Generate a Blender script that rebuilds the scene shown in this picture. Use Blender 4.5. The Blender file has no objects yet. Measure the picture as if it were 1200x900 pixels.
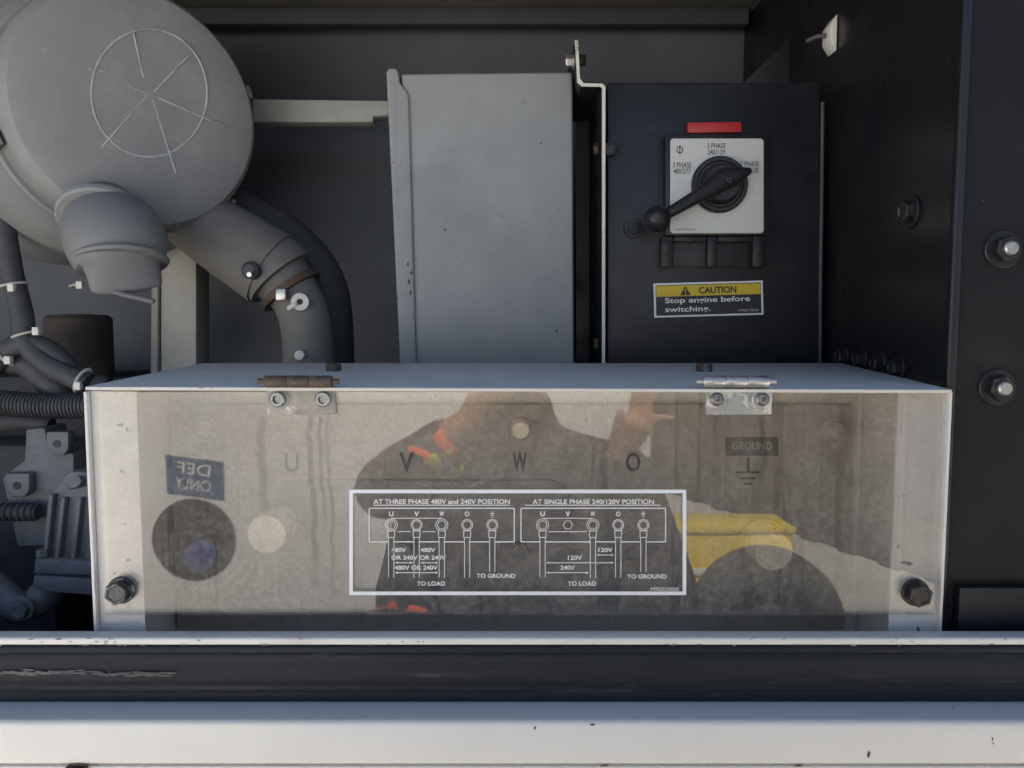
import bpy, bmesh, math, random
from mathutils import Vector, Matrix
random.seed(7)
SC = bpy.context.scene
COL = SC.collection
R = math.radians

# ------------------------------------------------------------------ camera
F = 900.0                       # focal length in photograph pixels (1200 x 900)
CAMY = -0.66
PITCH = 4.51
cam_d = bpy.data.cameras.new('camera')
cam_d.sensor_fit = 'HORIZONTAL'; cam_d.sensor_width = 36.0; cam_d.lens = 36.0 * F / 1200.0
cam_d.clip_start = 0.005; cam_d.clip_end = 400.0
cam = bpy.data.objects.new('camera', cam_d); COL.objects.link(cam)
cam.location = (0, CAMY, 0); cam.rotation_euler = (R(90 - PITCH), 0, 0)
SC.camera = cam

# ------------------------------------------------------------------ world, sun, exposure
SUN_EL, SUN_AZ = 52.0, -10.0     # azimuth measured from +Y (behind the machine) towards +X
sd = Vector((math.sin(R(SUN_AZ)) * math.cos(R(SUN_EL)), math.cos(R(SUN_AZ)) * math.cos(R(SUN_EL)), math.sin(R(SUN_EL))))
world = bpy.data.worlds.new('World'); SC.world = world; world.use_nodes = True
wn = world.node_tree.nodes; wl = world.node_tree.links; wn.clear()
wo = wn.new('ShaderNodeOutputWorld'); wb = wn.new('ShaderNodeBackground'); ws = wn.new('ShaderNodeTexSky')
ws.sky_type = 'NISHITA'; ws.sun_disc = False
ws.sun_elevation = R(SUN_EL); ws.sun_rotation = R(SUN_AZ)
wb.inputs['Strength'].default_value = 0.055
wl.new(ws.outputs['Color'], wb.inputs['Color']); wl.new(wb.outputs['Background'], wo.inputs['Surface'])
sun_d = bpy.data.lights.new('sun', 'SUN'); sun_d.energy = 5.0; sun_d.angle = R(0.5); sun_d.color = (1.0, 0.95, 0.87)
sun = bpy.data.objects.new('sun', sun_d); COL.objects.link(sun)
sun.rotation_euler = sd.to_track_quat('Z', 'Y').to_euler(); sun.location = sd * 6
SC.view_settings.view_transform = 'Standard'; SC.view_settings.look = 'None'
SC.view_settings.exposure = 1.75; SC.view_settings.gamma = 1.0; SC.view_settings.use_curve_mapping = False
SC.render.engine = 'CYCLES'
SC.cycles.use_denoising = True
SC.cycles.max_bounces = 10; SC.cycles.diffuse_bounces = 5; SC.cycles.glossy_bounces = 5
SC.cycles.transparent_max_bounces = 12; SC.cycles.caustics_reflective = False; SC.cycles.caustics_refractive = False
SC.cycles.sample_clamp_indirect = 6.0

# ------------------------------------------------------------------ where a photograph point lies on a plane y = Y
_f = Vector((0, math.cos(R(PITCH)), -math.sin(R(PITCH)))); _u = Vector((0, math.sin(R(PITCH)), math.cos(R(PITCH))))
def P(px, py, Y):
    d = Vector(((px - 600) / F, 0, 0)) + _u * ((450 - py) / F) + _f
    return Vector((0, CAMY, 0)) + d * ((Y - CAMY) / d.y)
def PM(px, py, Y):              # the same for a thing standing in front of the cover and seen in it
    v = P(px, py, Y); v.y = -v.y; return v
def S(n, Y): return n / F * (Y - CAMY)

# ------------------------------------------------------------------ materials
MATS = {}
def mat(name, col, rough=0.5, metal=0.0, var=0.0, vscale=20.0, bump=0.0, bscale=200.0, spots=(), spec=0.5, stretch=(1, 1, 1), rvar=0.0, coat=0.0, bdist=0.001):
    m = bpy.data.materials.new(name); m.use_nodes = True; MATS[name] = m
    nt = m.node_tree; N = nt.nodes; L = nt.links; b = N['Principled BSDF']
    b.inputs['Roughness'].default_value = rough; b.inputs['Metallic'].default_value = metal
    b.inputs['Specular IOR Level'].default_value = spec; b.inputs['Coat Weight'].default_value = coat
    g = N.new('ShaderNodeNewGeometry')
    mp = N.new('ShaderNodeMapping'); mp.inputs['Scale'].default_value = stretch
    L.new(g.outputs['Position'], mp.inputs['Vector'])
    def noise(scale, det=6, rgh=0.6):
        n = N.new('ShaderNodeTexNoise'); n.inputs['Scale'].default_value = scale
        n.inputs['Detail'].default_value = det; n.inputs['Roughness'].default_value = rgh
        L.new(mp.outputs['Vector'], n.inputs['Vector']); return n
    def rng(sock, a, bb, c, d):
        r = N.new('ShaderNodeMapRange'); r.inputs[1].default_value = a; r.inputs[2].default_value = bb
        r.inputs[3].default_value = c; r.inputs[4].default_value = d; L.new(sock, r.inputs[0]); return r.outputs[0]
    out = None
    base = N.new('ShaderNodeRGB'); base.outputs[0].default_value = (*col, 1); out = base.outputs[0]
    if var:
        n = noise(vscale); f = rng(n.outputs['Fac'], 0.3, 0.7, 1 - var, 1 + var)
        mx = N.new('ShaderNodeVectorMath'); mx.operation = 'SCALE'; L.new(out, mx.inputs[0]); L.new(f, mx.inputs['Scale']); out = mx.outputs[0]
    for (sc_, lo, hi, c2, amt) in spots:
        n = noise(sc_, 8, 0.65); f = rng(n.outputs['Fac'], lo, hi, 0, amt)
        mx = N.new('ShaderNodeMix'); mx.data_type = 'RGBA'; L.new(f, mx.inputs['Factor']); L.new(out, mx.inputs['A'])
        mx.inputs['B'].default_value = (*c2, 1); out = mx.outputs['Result']
    L.new(out, b.inputs['Base Color'])
    if rvar:
        n = noise(vscale * 1.7); f = rng(n.outputs['Fac'], 0.3, 0.7, max(rough - rvar, 0.03), min(rough + rvar, 1)); L.new(f, b.inputs['Roughness'])
    if bump:
        n = noise(bscale, 3); bp = N.new('ShaderNodeBump'); bp.inputs['Strength'].default_value = bump; bp.inputs['Distance'].default_value = bdist
        L.new(n.outputs['Fac'], bp.inputs['Height']); L.new(bp.outputs['Normal'], b.inputs['Normal'])
    return m

RUST = (0.16, 0.06, 0.025)
mat('cream_paint', (0.74, 0.72, 0.68), 0.42, var=0.04, vscale=30, bump=0.25, bscale=420, rvar=0.08,
    spots=((55, 0.70, 0.74, (0.10, 0.07, 0.05), 0.75), (9, 0.56, 0.75, (0.55, 0.5, 0.43), 0.5)))
mat('sill_paint', (0.74, 0.725, 0.69), 0.40, var=0.03, vscale=15, bump=0.30, bscale=380, rvar=0.06,
    spots=((38, 0.735, 0.76, (0.13, 0.055, 0.02), 0.85), (7, 0.58, 0.8, (0.6, 0.55, 0.48), 0.35)))
mat('lip_paint', (0.76, 0.73, 0.69), 0.42, var=0.05, vscale=40, bump=0.45, bscale=300, rvar=0.06, stretch=(0.5, 1, 1),
    spots=((75, 0.66, 0.69, (0.06, 0.05, 0.045), 0.85), (12, 0.60, 0.7, (0.5, 0.45, 0.38), 0.6)))
mat('dull_paint', (0.40, 0.39, 0.36), 0.6, var=0.08, vscale=25, bump=0.2, bscale=300, spots=((20, 0.5, 0.75, (0.28, 0.27, 0.25), 0.6),))
mat('lid_paint', (0.70, 0.69, 0.67), 0.62, var=0.06, vscale=22, bump=0.25, bscale=300, rvar=0.1,
    spots=((14, 0.55, 0.75, (0.48, 0.46, 0.43), 0.6), (90, 0.70, 0.73, (0.12, 0.09, 0.07), 0.7)))
mat('board_paint', (0.42, 0.385, 0.34), 0.65, var=0.10, vscale=45, bump=0.2, bscale=260,
    spots=((110, 0.50, 0.66, (0.27, 0.245, 0.21), 0.6), (13, 0.5, 0.7, (0.36, 0.34, 0.31), 0.6)))
mat('board_dark', (0.33, 0.31, 0.285), 0.65, var=0.10, vscale=45, bump=0.2, bscale=260)
mat('engrave', (0.035, 0.033, 0.03), 0.7)
mat('print_white', (0.80, 0.80, 0.80), 0.5)
mat('print_frame', (0.80, 0.82, 0.84), 0.4)
mat('print_black', (0.02, 0.02, 0.022), 0.5)
mat('print_pale', (0.5, 0.47, 0.43), 0.5)
mat('label_brown', (0.07, 0.062, 0.055), 0.5)
mat('cabinet_grey', (0.285, 0.294, 0.30), 0.48, var=0.09, vscale=11, bump=0.15, bscale=500, rvar=0.08,
    spots=((42, 0.665, 0.70, (0.12, 0.11, 0.10), 0.6), (6, 0.52, 0.75, (0.205, 0.21, 0.212), 0.7)))
mat('edge_rust', (0.66, 0.63, 0.57), 0.5, var=0.05, vscale=30, bump=0.2, bscale=300, spots=((34, 0.60, 0.66, RUST, 0.8),))
mat('black_paint', (0.013, 0.014, 0.018), 0.42, var=0.20, vscale=10, bump=0.25, bscale=160, rvar=0.10, bdist=0.0006,
    spots=((24, 0.60, 0.80, (0.055, 0.053, 0.05), 0.75), (70, 0.67, 0.73, (0.11, 0.10, 0.095), 0.5)))
mat('black_gloss', (0.011, 0.011, 0.013), 0.32, stretch=(1, 1, 0.3), var=0.20, vscale=9, bump=0.18, bscale=90, rvar=0.10, bdist=0.0008, spec=0.35,
    spots=((16, 0.62, 0.82, (0.06, 0.056, 0.052), 0.8), (60, 0.66, 0.72, (0.13, 0.12, 0.11), 0.5)))
mat('inner_dark', (0.055, 0.056, 0.062), 0.7, var=0.2, vscale=6)
mat('black_satin', (0.011, 0.011, 0.013), 0.55, var=0.20, vscale=9, bump=0.2, bscale=110, bdist=0.0008, spec=0.25, rvar=0.08,
    spots=((13, 0.58, 0.80, (0.034, 0.032, 0.030), 0.7), (80, 0.70, 0.73, (0.12, 0.115, 0.11), 0.5)))
mat('wall_glare_grey', (0.115, 0.125, 0.15), 0.65, var=0.15, vscale=5)  # dark back wall, glare veil put into its colour as bluish grey
mat('roof_glare_grey', (0.17, 0.163, 0.155), 0.6, var=0.15, vscale=5, rvar=0.1)  # ceiling colour raised to imitate glare over the bay
mat('rubber', (0.014, 0.016, 0.022), 0.60, spec=0.3, var=0.15, vscale=30, rvar=0.12, stretch=(0.06, 1, 1), bump=0.25, bscale=220, bdist=0.0005,
    spots=((150, 0.60, 0.70, (0.09, 0.09, 0.10), 0.45), (420, 0.64, 0.72, (0.15, 0.15, 0.15), 0.6)))
mat('smear', (0.10, 0.10, 0.10), 0.6, var=0.3, vscale=60)
mat('black_plastic', (0.016, 0.016, 0.018), 0.45, var=0.15, vscale=60, spots=((70, 0.64, 0.76, (0.12, 0.12, 0.12), 0.5),), rvar=0.1)
mat('dusty_glare_plastic', (0.25, 0.257, 0.265), 0.62, var=0.10, vscale=9, bump=0.15, bscale=120, rvar=0.08,
    spots=((18, 0.52, 0.75, (0.33, 0.33, 0.33), 0.5), (90, 0.60, 0.70, (0.36, 0.36, 0.35), 0.45), (5, 0.5, 0.7, (0.19, 0.195, 0.20), 0.5)))  # dusty black plastic, base colour lightened to imitate the sun glare veil
mat('scratch', (0.36, 0.37, 0.38), 0.6, var=0.3, vscale=60)
mat('dusty_rubber', (0.19, 0.194, 0.20), 0.6, var=0.1, vscale=14, spots=((20, 0.5, 0.75, (0.2, 0.2, 0.2), 0.5),))
mat('hose_grey', (0.17, 0.165, 0.155), 0.7, var=0.12, vscale=20, bump=0.2, bscale=150, spots=((25, 0.52, 0.72, (0.24, 0.23, 0.21), 0.6),))
mat('zinc', (0.55, 0.55, 0.53), 0.38, metal=0.85, var=0.15, vscale=70, bump=0.3, bscale=200,
    spots=((55, 0.48, 0.56, (0.30, 0.30, 0.29), 0.7), (90, 0.62, 0.68, (0.75, 0.75, 0.72), 0.6)))
mat('zinc_blotchy', (0.36, 0.37, 0.36), 0.55, metal=0.35, var=0.15, vscale=90, bump=0.4, bscale=260,
    spots=((38, 0.52, 0.55, (0.62, 0.62, 0.58), 0.9), (130, 0.62, 0.68, (0.10, 0.09, 0.08), 0.7)))
mat('rusty_metal', (0.10, 0.085, 0.072), 0.65, metal=0.35, var=0.3, vscale=90, bump=0.5, bscale=220,
    spots=((60, 0.48, 0.60, (0.15, 0.075, 0.04), 0.8), (110, 0.6, 0.68, (0.4, 0.38, 0.34), 0.6)))
mat('leaf_worn', (0.36, 0.335, 0.30), 0.65, metal=0.2, var=0.15, vscale=90, bump=0.5, bscale=260,
    spots=((80, 0.60, 0.64, (0.62, 0.6, 0.55), 0.9), (45, 0.58, 0.68, (0.22, 0.19, 0.16), 0.8)))
mat('chrome', (0.72, 0.72, 0.72), 0.22, metal=1.0, var=0.1, vscale=150)
mat('screw_steel', (0.24, 0.24, 0.235), 0.42, metal=0.9, var=0.3, vscale=250)
mat('dark_bolt', (0.045, 0.042, 0.045), 0.42, metal=0.6, var=0.35, vscale=160, bump=0.5, bscale=300, spots=((140, 0.56, 0.64, (0.13, 0.11, 0.10), 0.8),))
mat('grey_bolt', (0.07, 0.073, 0.078), 0.42, metal=0.7, var=0.4, vscale=190, bump=0.6, bscale=320, spots=((120, 0.56, 0.64, (0.4, 0.4, 0.4), 0.7),))
mat('nylon', (0.95, 0.86, 0.66), 0.55, var=0.10, vscale=120, bump=0.8, bscale=330, bdist=0.002, spots=((60, 0.54, 0.66, (0.62, 0.50, 0.33), 0.6),))
mat('tie_white', (0.74, 0.72, 0.66), 0.45, var=0.06, vscale=40)
mat('switch_plate', (0.60, 0.59, 0.565), 0.42, metal=0.25, var=0.03, vscale=40, stretch=(0.3, 1, 6))
mat('red_plastic', (0.42, 0.028, 0.035), 0.4, var=0.08, vscale=60)
mat('caution_yellow', (0.66, 0.47, 0.03), 0.45, var=0.06, vscale=50)
mat('caution_black', (0.02, 0.02, 0.025), 0.4)
mat('cast_alu', (0.21, 0.22, 0.235), 0.6, metal=0.1, var=0.12, vscale=40, bump=0.3, bscale=200, spots=((30, 0.55, 0.75, (0.09, 0.09, 0.09), 0.6),))
mat('loom_black', (0.065, 0.067, 0.073), 0.6, var=0.2, vscale=50, spots=((60, 0.6, 0.75, (0.12, 0.12, 0.12), 0.5),))
mat('rust_brown', (0.12, 0.062, 0.035), 0.8, var=0.3, vscale=40)
mat('loom_brown', (0.075, 0.055, 0.05), 0.8, var=0.25, vscale=30)
mat('chip_dark', (0.07, 0.06, 0.055), 0.7, var=0.3, vscale=200)
mat('chip_grey', (0.30, 0.28, 0.25), 0.7, var=0.4, vscale=300)
mat('concrete', (0.50, 0.47, 0.42), 0.85, var=0.08, vscale=1.5, bump=0.3, bscale=60, bdist=0.004,
    spots=((2.2, 0.55, 0.75, (0.40, 0.37, 0.33), 0.6), (30, 0.58, 0.7, (0.40, 0.37, 0.33), 0.4)))
mat('machine_white', (0.80, 0.79, 0.76), 0.45, var=0.03, vscale=4)
mat('def_blue', (0.025, 0.095, 0.24), 0.45, var=0.1, vscale=30)
mat('cap_blue', (0.03, 0.055, 0.24), 0.4, var=0.1, vscale=30)
mat('pocket_black', (0.02, 0.02, 0.022), 0.5)
mat('bin_yellow', (0.78, 0.56, 0.03), 0.45, var=0.06, vscale=8)
mat('tyre', (0.03, 0.03, 0.03), 0.75, var=0.2, vscale=20)
mat('container_brown', (0.045, 0.036, 0.030), 0.7, var=0.15, vscale=3)
mat('skin', (0.58, 0.32, 0.22), 0.5, var=0.08, vscale=30)
mat('shirt', (0.022, 0.023, 0.026), 0.85, var=0.15, vscale=20)
mat('trousers', (0.03, 0.035, 0.05), 0.85, var=0.15, vscale=20)
mat('beard', (0.05, 0.035, 0.025), 0.8, var=0.2, vscale=80)
mat('vest_orange', (0.85, 0.10, 0.02), 0.6)
mat('vest_lime', (0.55, 0.62, 0.05), 0.6)
mat('silver_tape', (0.6, 0.6, 0.62), 0.35)
mat('phone_black', (0.01, 0.01, 0.012), 0.2)

def acrylic():
    m = bpy.data.materials.new('clear_acrylic'); m.use_nodes = True; MATS['clear_acrylic'] = m
    nt = m.node_tree; N = nt.nodes; L = nt.links; N.clear()
    def math_(op, a, b=None):
        n = N.new('ShaderNodeMath'); n.operation = op
        for i, v in enumerate((a, b)):
            if v is None: continue
            if isinstance(v, (int, float)): n.inputs[i].default_value = v
            else: L.new(v, n.inputs[i])
        return n.outputs[0]
    out = N.new('ShaderNodeOutputMaterial')
    g = N.new('ShaderNodeNewGeometry')
    dp = N.new('ShaderNodeVectorMath'); dp.operation = 'DOT_PRODUCT'
    L.new(g.outputs['Incoming'], dp.inputs[0]); L.new(g.outputs['Normal'], dp.inputs[1])
    c = math_('ABSOLUTE', dp.outputs['Value'])
    fres = math_('ADD', math_('MULTIPLY', math_('POWER', math_('SUBTRACT', 1.0, c), 5.0), 0.95), 0.052)   # Schlick, acrylic
    tr = N.new('ShaderNodeBsdfTransparent'); tr.inputs[0].default_value = (0.93, 0.92, 0.91, 1)
    gl = N.new('ShaderNodeBsdfGlossy'); gl.inputs['Roughness'].default_value = 0.004
    n0 = N.new('ShaderNodeTexNoise'); n0.inputs['Scale'].default_value = 9; n0.inputs['Detail'].default_value = 2
    L.new(g.outputs['Position'], n0.inputs['Vector'])
    bp = N.new('ShaderNodeBump'); bp.inputs['Strength'].default_value = 0.03; bp.inputs['Distance'].default_value = 0.002
    L.new(n0.outputs['Fac'], bp.inputs['Height']); L.new(bp.outputs['Normal'], gl.inputs['Normal'])
    m1 = N.new('ShaderNodeMixShader'); L.new(fres, m1.inputs[0]); L.new(tr.outputs[0], m1.inputs[1]); L.new(gl.outputs[0], m1.inputs[2])
    # dust film, fine blotches and dried drip marks on the plastic
    df = N.new('ShaderNodeBsdfDiffuse'); df.inputs[0].default_value = (0.55, 0.50, 0.43, 1)
    def noise(scale, st, det=7, rg=0.65):
        mp = N.new('ShaderNodeMapping'); mp.inputs['Scale'].default_value = st; L.new(g.outputs['Position'], mp.inputs['Vector'])
        n = N.new('ShaderNodeTexNoise'); n.inputs['Scale'].default_value = scale; n.inputs['Detail'].default_value = det; n.inputs['Roughness'].default_value = rg
        L.new(mp.outputs['Vector'], n.inputs['Vector']); return n.outputs['Fac']
    def rng(s, a, b, c_, d):
        r = N.new('ShaderNodeMapRange'); r.inputs[1].default_value = a; r.inputs[2].default_value = b; r.inputs[3].default_value = c_; r.inputs[4].default_value = d
        L.new(s, r.inputs[0]); return r.outputs[0]
    d1 = rng(noise(170, (1, 1, 1)), 0.40, 0.70, 0.01, 0.135)
    d2 = rng(noise(26, (1, 1, 1)), 0.40, 0.70, 0.0, 0.07)
    d3 = rng(noise(70, (1, 1, 0.045), 4), 0.60, 0.63, 0.0, -0.09)
    dust = math_('MAXIMUM', math_('ADD', math_('ADD', d1, d2), d3), 0.0)
    sx = N.new('ShaderNodeSeparateXYZ'); L.new(g.outputs['Position'], sx.inputs[0])
    wob = math_('MULTIPLY', math_('SUBTRACT', noise(14, (0.2, 1, 1), 3), 0.5), 0.022)
    edge = math_('MULTIPLY', math_('SUBTRACT', noise(160, (1, 1, 1), 3), 0.5), 0.004)
    mask = None
    for px, wpx, y0, y1 in ((309, 8, 486, 625), (366, 6, 486, 700), (378, 4, 486, 640), (387, 4, 486, 712), (838, 4, 488, 560), (893, 5, 488, 600)):
        dx = math_('ABSOLUTE', math_('SUBTRACT', math_('ADD', sx.outputs['X'], wob), P(px, 560, -0.004).x))
        a_ = rng(math_('ADD', dx, edge), S(wpx, 0) * 0.42, S(wpx, 0) * 0.62, 1.0, 0.0)
        zt_, zb_ = P(px, y0, -0.004).z, P(px, y1, -0.004).z
        b_ = rng(sx.outputs['Z'], zb_, zb_ + 0.04, 0.0, 1.0); c_ = rng(sx.outputs['Z'], zt_ - 0.003, zt_, 1.0, 0.0)
        k_ = math_('MULTIPLY', math_('MULTIPLY', a_, b_), c_); mask = k_ if mask is None else math_('MAXIMUM', mask, k_)
    dust2 = math_('MULTIPLY', dust, math_('SUBTRACT', 1.0, math_('MULTIPLY', mask, 0.7)))
    m2 = N.new('ShaderNodeMixShader'); L.new(dust2, m2.inputs[0]); L.new(m1.outputs[0], m2.inputs[1]); L.new(df.outputs[0], m2.inputs[2])
    ds = N.new('ShaderNodeBsdfDiffuse'); ds.inputs[0].default_value = (0.10, 0.085, 0.07, 1)
    m3 = N.new('ShaderNodeMixShader'); L.new(math_('MULTIPLY', mask, 0.17), m3.inputs[0]); L.new(m2.outputs[0], m3.inputs[1]); L.new(ds.outputs[0], m3.inputs[2])
    L.new(m3.outputs[0], out.inputs['Surface'])
acrylic()

# ------------------------------------------------------------------ object helpers
WL = {}
def reg(o, parent, w):
    WL[o.name] = Vector(w); o.location = Vector(w) - (WL[parent.name] if parent else Vector((0, 0, 0)))
    if parent: o.parent = parent
def empty(name, loc, label, cat, group=None):
    o = bpy.data.objects.new(name, None); o.empty_display_size = 0.05; COL.objects.link(o); reg(o, None, loc)
    o['label'] = label; o['category'] = cat
    if group: o['group'] = group
    return o
def tag(o, label, cat, group=None):
    o['label'] = label; o['category'] = cat
    if group: o['group'] = group
    return o
def link(name, me, m, parent=None, smooth=False, angle=40):
    vs = [v.co for v in me.vertices]
    lo = Vector([min(v[i] for v in vs) for i in range(3)]); hi = Vector([max(v[i] for v in vs) for i in range(3)])
    c = (lo + hi) / 2
    me.transform(Matrix.Translation(-c))
    o = bpy.data.objects.new(name, me); COL.objects.link(o); reg(o, parent, c)
    if m: me.materials.append(MATS[m])
    if smooth:
        me.shade_smooth()
        if angle: me.set_sharp_from_angle(angle=R(angle))
    return o
def from_bm(name, bm, m, parent=None, smooth=False, angle=40):
    bmesh.ops.recalc_face_normals(bm, faces=bm.faces)
    me = bpy.data.meshes.new(name); bm.to_mesh(me); bm.free()
    return link(name, me, m, parent, smooth, angle)
def bev(bm, w, seg=2):
    if w: bmesh.ops.bevel(bm, geom=[e for e in bm.edges if len(e.link_faces) == 2 and e.calc_face_angle(0) > R(25)], offset=w, segments=seg, profile=0.5, affect='EDGES', clamp_overlap=True)
def prism(name, pts, d, m, parent=None, bevel=0.0, seg=2, smooth=True):
    """closed polygon of 3-D points pushed along vector d"""
    bm = bmesh.new(); d = Vector(d)
    a = [bm.verts.new(Vector(p)) for p in pts]; b = [bm.verts.new(Vector(p) + d) for p in pts]
    bm.faces.new(a); bm.faces.new(list(reversed(b)))
    n = len(pts)
    for i in range(n): bm.faces.new((a[i], b[i], b[(i + 1) % n], a[(i + 1) % n]))
    bmesh.ops.recalc_face_normals(bm, faces=bm.faces)
    bev(bm, bevel, seg)
    return from_bm(name, bm, m, parent, smooth and bevel > 0)
def box(name, x0, x1, y0, y1, z0, z1, m, parent=None, bevel=0.0015, seg=2):
    return prism(name, [(x0, y0, z0), (x1, y0, z0), (x1, y0, z1), (x0, y0, z1)], (0, y1 - y0, 0), m, parent, bevel, seg)
def boxpx(name, px0, py0, px1, py1, Y, depth, m, parent=None, bevel=0.0015):
    a = P(px0, py1, Y); b = P(px1, py0, Y)
    return box(name, a.x, b.x, Y, Y + depth, a.z, b.z, m, parent, bevel)
def quadpx(name, pts, Y, depth, m, parent=None, bevel=0.001, seg=2):
    return prism(name, [P(x, y, Y) for x, y in pts], (0, depth, 0), m, parent, bevel, seg)
def frame_of(a):
    a = Vector(a).normalized(); h = Vector((0, 0, 1)) if abs(a.z) < 0.9 else Vector((1, 0, 0))
    x = h.cross(a).normalized(); return x, a.cross(x).normalized(), a
def lathe_bm(bm, prof, o, axis, n=32, phase=0.0):
    x, y, a = frame_of(axis); o = Vector(o); rings = []
    for r, t in prof:
        if r < 1e-6: rings.append([bm.verts.new(o + a * t)])
        else: rings.append([bm.verts.new(o + a * t + (x * math.cos(2 * math.pi * i / n + phase) + y * math.sin(2 * math.pi * i / n + phase)) * r) for i in range(n)])
    for A, B in zip(rings, rings[1:]):
        if len(A) == 1 and len(B) == 1: continue
        for i in range(n):
            j = (i + 1) % n
            if len(A) == 1: bm.faces.new((A[0], B[i], B[j]))
            elif len(B) == 1: bm.faces.new((A[i], B[0], A[j]))
            else: bm.faces.new((A[i], B[i], B[j], A[j]))
def lathe(name, prof, o, axis, m, parent=None, n=40, smooth=True, phase=0.0, angle=35):
    bm = bmesh.new(); lathe_bm(bm, prof, o, axis, n, phase); return from_bm(name, bm, m, parent, smooth, angle)
def loft_bm(bm, path, radii, n=14, round_ends=True, up=None):
    pts = [Vector(p) for p in path]; rr = [(r, r) if isinstance(r, (int, float)) else r for r in radii]
    k = len(pts); tang = []
    for i in range(k):
        a = pts[max(i - 1, 0)]; b = pts[min(i + 1, k - 1)]; tang.append((b - a).normalized())
    x = frame_of(tang[0])[0]
    if up is not None: x = (Vector(up) - tang[0] * tang[0].dot(Vector(up))).normalized()
    rows = []
    if round_ends:
        for s in (0.0, 0.45, 0.85): rows.append((pts[0] - tang[0] * min(rr[0]) * math.sqrt(1 - s * s) * 0.9, (rr[0][0] * max(s, 0.02), rr[0][1] * max(s, 0.02)), tang[0]))
    for p, r, t in zip(pts, rr, tang): rows.append((p, r, t))
    if round_ends:
        for s in (0.85, 0.45, 0.0): rows.append((pts[-1] + tang[-1] * min(rr[-1]) * math.sqrt(1 - s * s) * 0.9, (rr[-1][0] * max(s, 0.02), rr[-1][1] * max(s, 0.02)), tang[-1]))
    rings = []
    for p, r, t in rows:
        x = (x - t * x.dot(t)).normalized(); y = t.cross(x)
        rings.append([bm.verts.new(p + x * math.cos(2 * math.pi * i / n) * r[0] + y * math.sin(2 * math.pi * i / n) * r[1]) for i in range(n)])
    for A, B in zip(rings, rings[1:]):
        for i in range(n): bm.faces.new((A[i], B[i], B[(i + 1) % n], A[(i + 1) % n]))
    bm.faces.new(list(reversed(rings[0]))); bm.faces.new(rings[-1])
def tube(name, path, radii, m, parent=None, n=18, round_ends=False, up=None, angle=50):
    if isinstance(radii, (int, float)): radii = [radii] * len(path)
    bm = bmesh.new(); loft_bm(bm, path, radii, n, round_ends, up); return from_bm(name, bm, m, parent, True, angle)
def curve_pts(pts, k=10):
    pts = [Vector(p) for p in pts]; out = []
    for i in range(len(pts) - 1):
        p0 = pts[max(i - 1, 0)]; p1 = pts[i]; p2 = pts[i + 1]; p3 = pts[min(i + 2, len(pts) - 1)]
        for s in range(k):
            t = s / k
            out.append(0.5 * ((2 * p1) + (-p0 + p2) * t + (2 * p0 - 5 * p1 + 4 * p2 - p3) * t * t + (-p0 + 3 * p1 - 3 * p2 + p3) * t ** 3))
    out.append(pts[-1]); return out
def hexbolt(name, c, axis, rad, h, m, parent, washer=None, wm=None, wh=0.0025, phase=0.2, dome=0.12):
    """hex head bolt: c on the surface, axis outwards"""
    c = Vector(c); a = Vector(axis).normalized(); off = wh if washer else 0
    bm = bmesh.new()
    lathe_bm(bm, [(0, -0.002), (rad, -0.002), (rad, h * 0.86), (rad * 0.90, h), (rad * 0.72, h), (rad * 0.66, h * (1 - dome)), (0, h * (1 - dome))], c + a * off, a, 6, phase)
    b = from_bm(name, bm, m, parent, False)
    if washer:
        lathe('washer', [(0, 0), (washer, 0), (washer * 1.0, wh * 0.7), (washer * 0.94, wh), (rad * 0.5, wh), (0, wh)], c, a, wm or m, b, 28)
    return b

def font_mesh(s, bold=0.0):
    cu = bpy.data.curves.new('txt', 'FONT'); cu.body = s; cu.size = 1.0; cu.offset = bold; cu.resolution_u = 4
    o = bpy.data.objects.new('txt', cu); COL.objects.link(o)
    bpy.context.view_layer.update()
    me = bpy.data.meshes.new_from_object(o.evaluated_get(bpy.context.evaluated_depsgraph_get()))
    bpy.data.objects.remove(o); bpy.data.curves.remove(cu); return me
def text(s, rect, Y, m, parent, bold=0.015, rot=0.0, pivot=None, name='lettering', flip=False, mirror=False):
    me = font_mesh(s, bold)
    xs = [v.co.x for v in me.vertices]; ys = [v.co.y for v in me.vertices]
    x0, x1, y0, y1 = min(xs), max(xs), min(ys), max(ys)
    px0, py0, px1, py1 = rect
    piv = pivot or ((px0 + px1) / 2, (py0 + py1) / 2); cr, sr = math.cos(R(rot)), math.sin(R(rot))
    for v in me.vertices:
        fx = (v.co.x - x0) / (x1 - x0); fy = (v.co.y - y0) / (y1 - y0)
        if flip: fx = 1 - fx
        px = px0 + fx * (px1 - px0); py = py1 - fy * (py1 - py0)
        dx, dy = px - piv[0], py - piv[1]
        q = P(piv[0] + dx * cr + dy * sr, piv[1] - dx * sr + dy * cr, Y)
        if mirror: q.y = -q.y
        v.co = q
    return link(name, me, m, parent)
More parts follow.
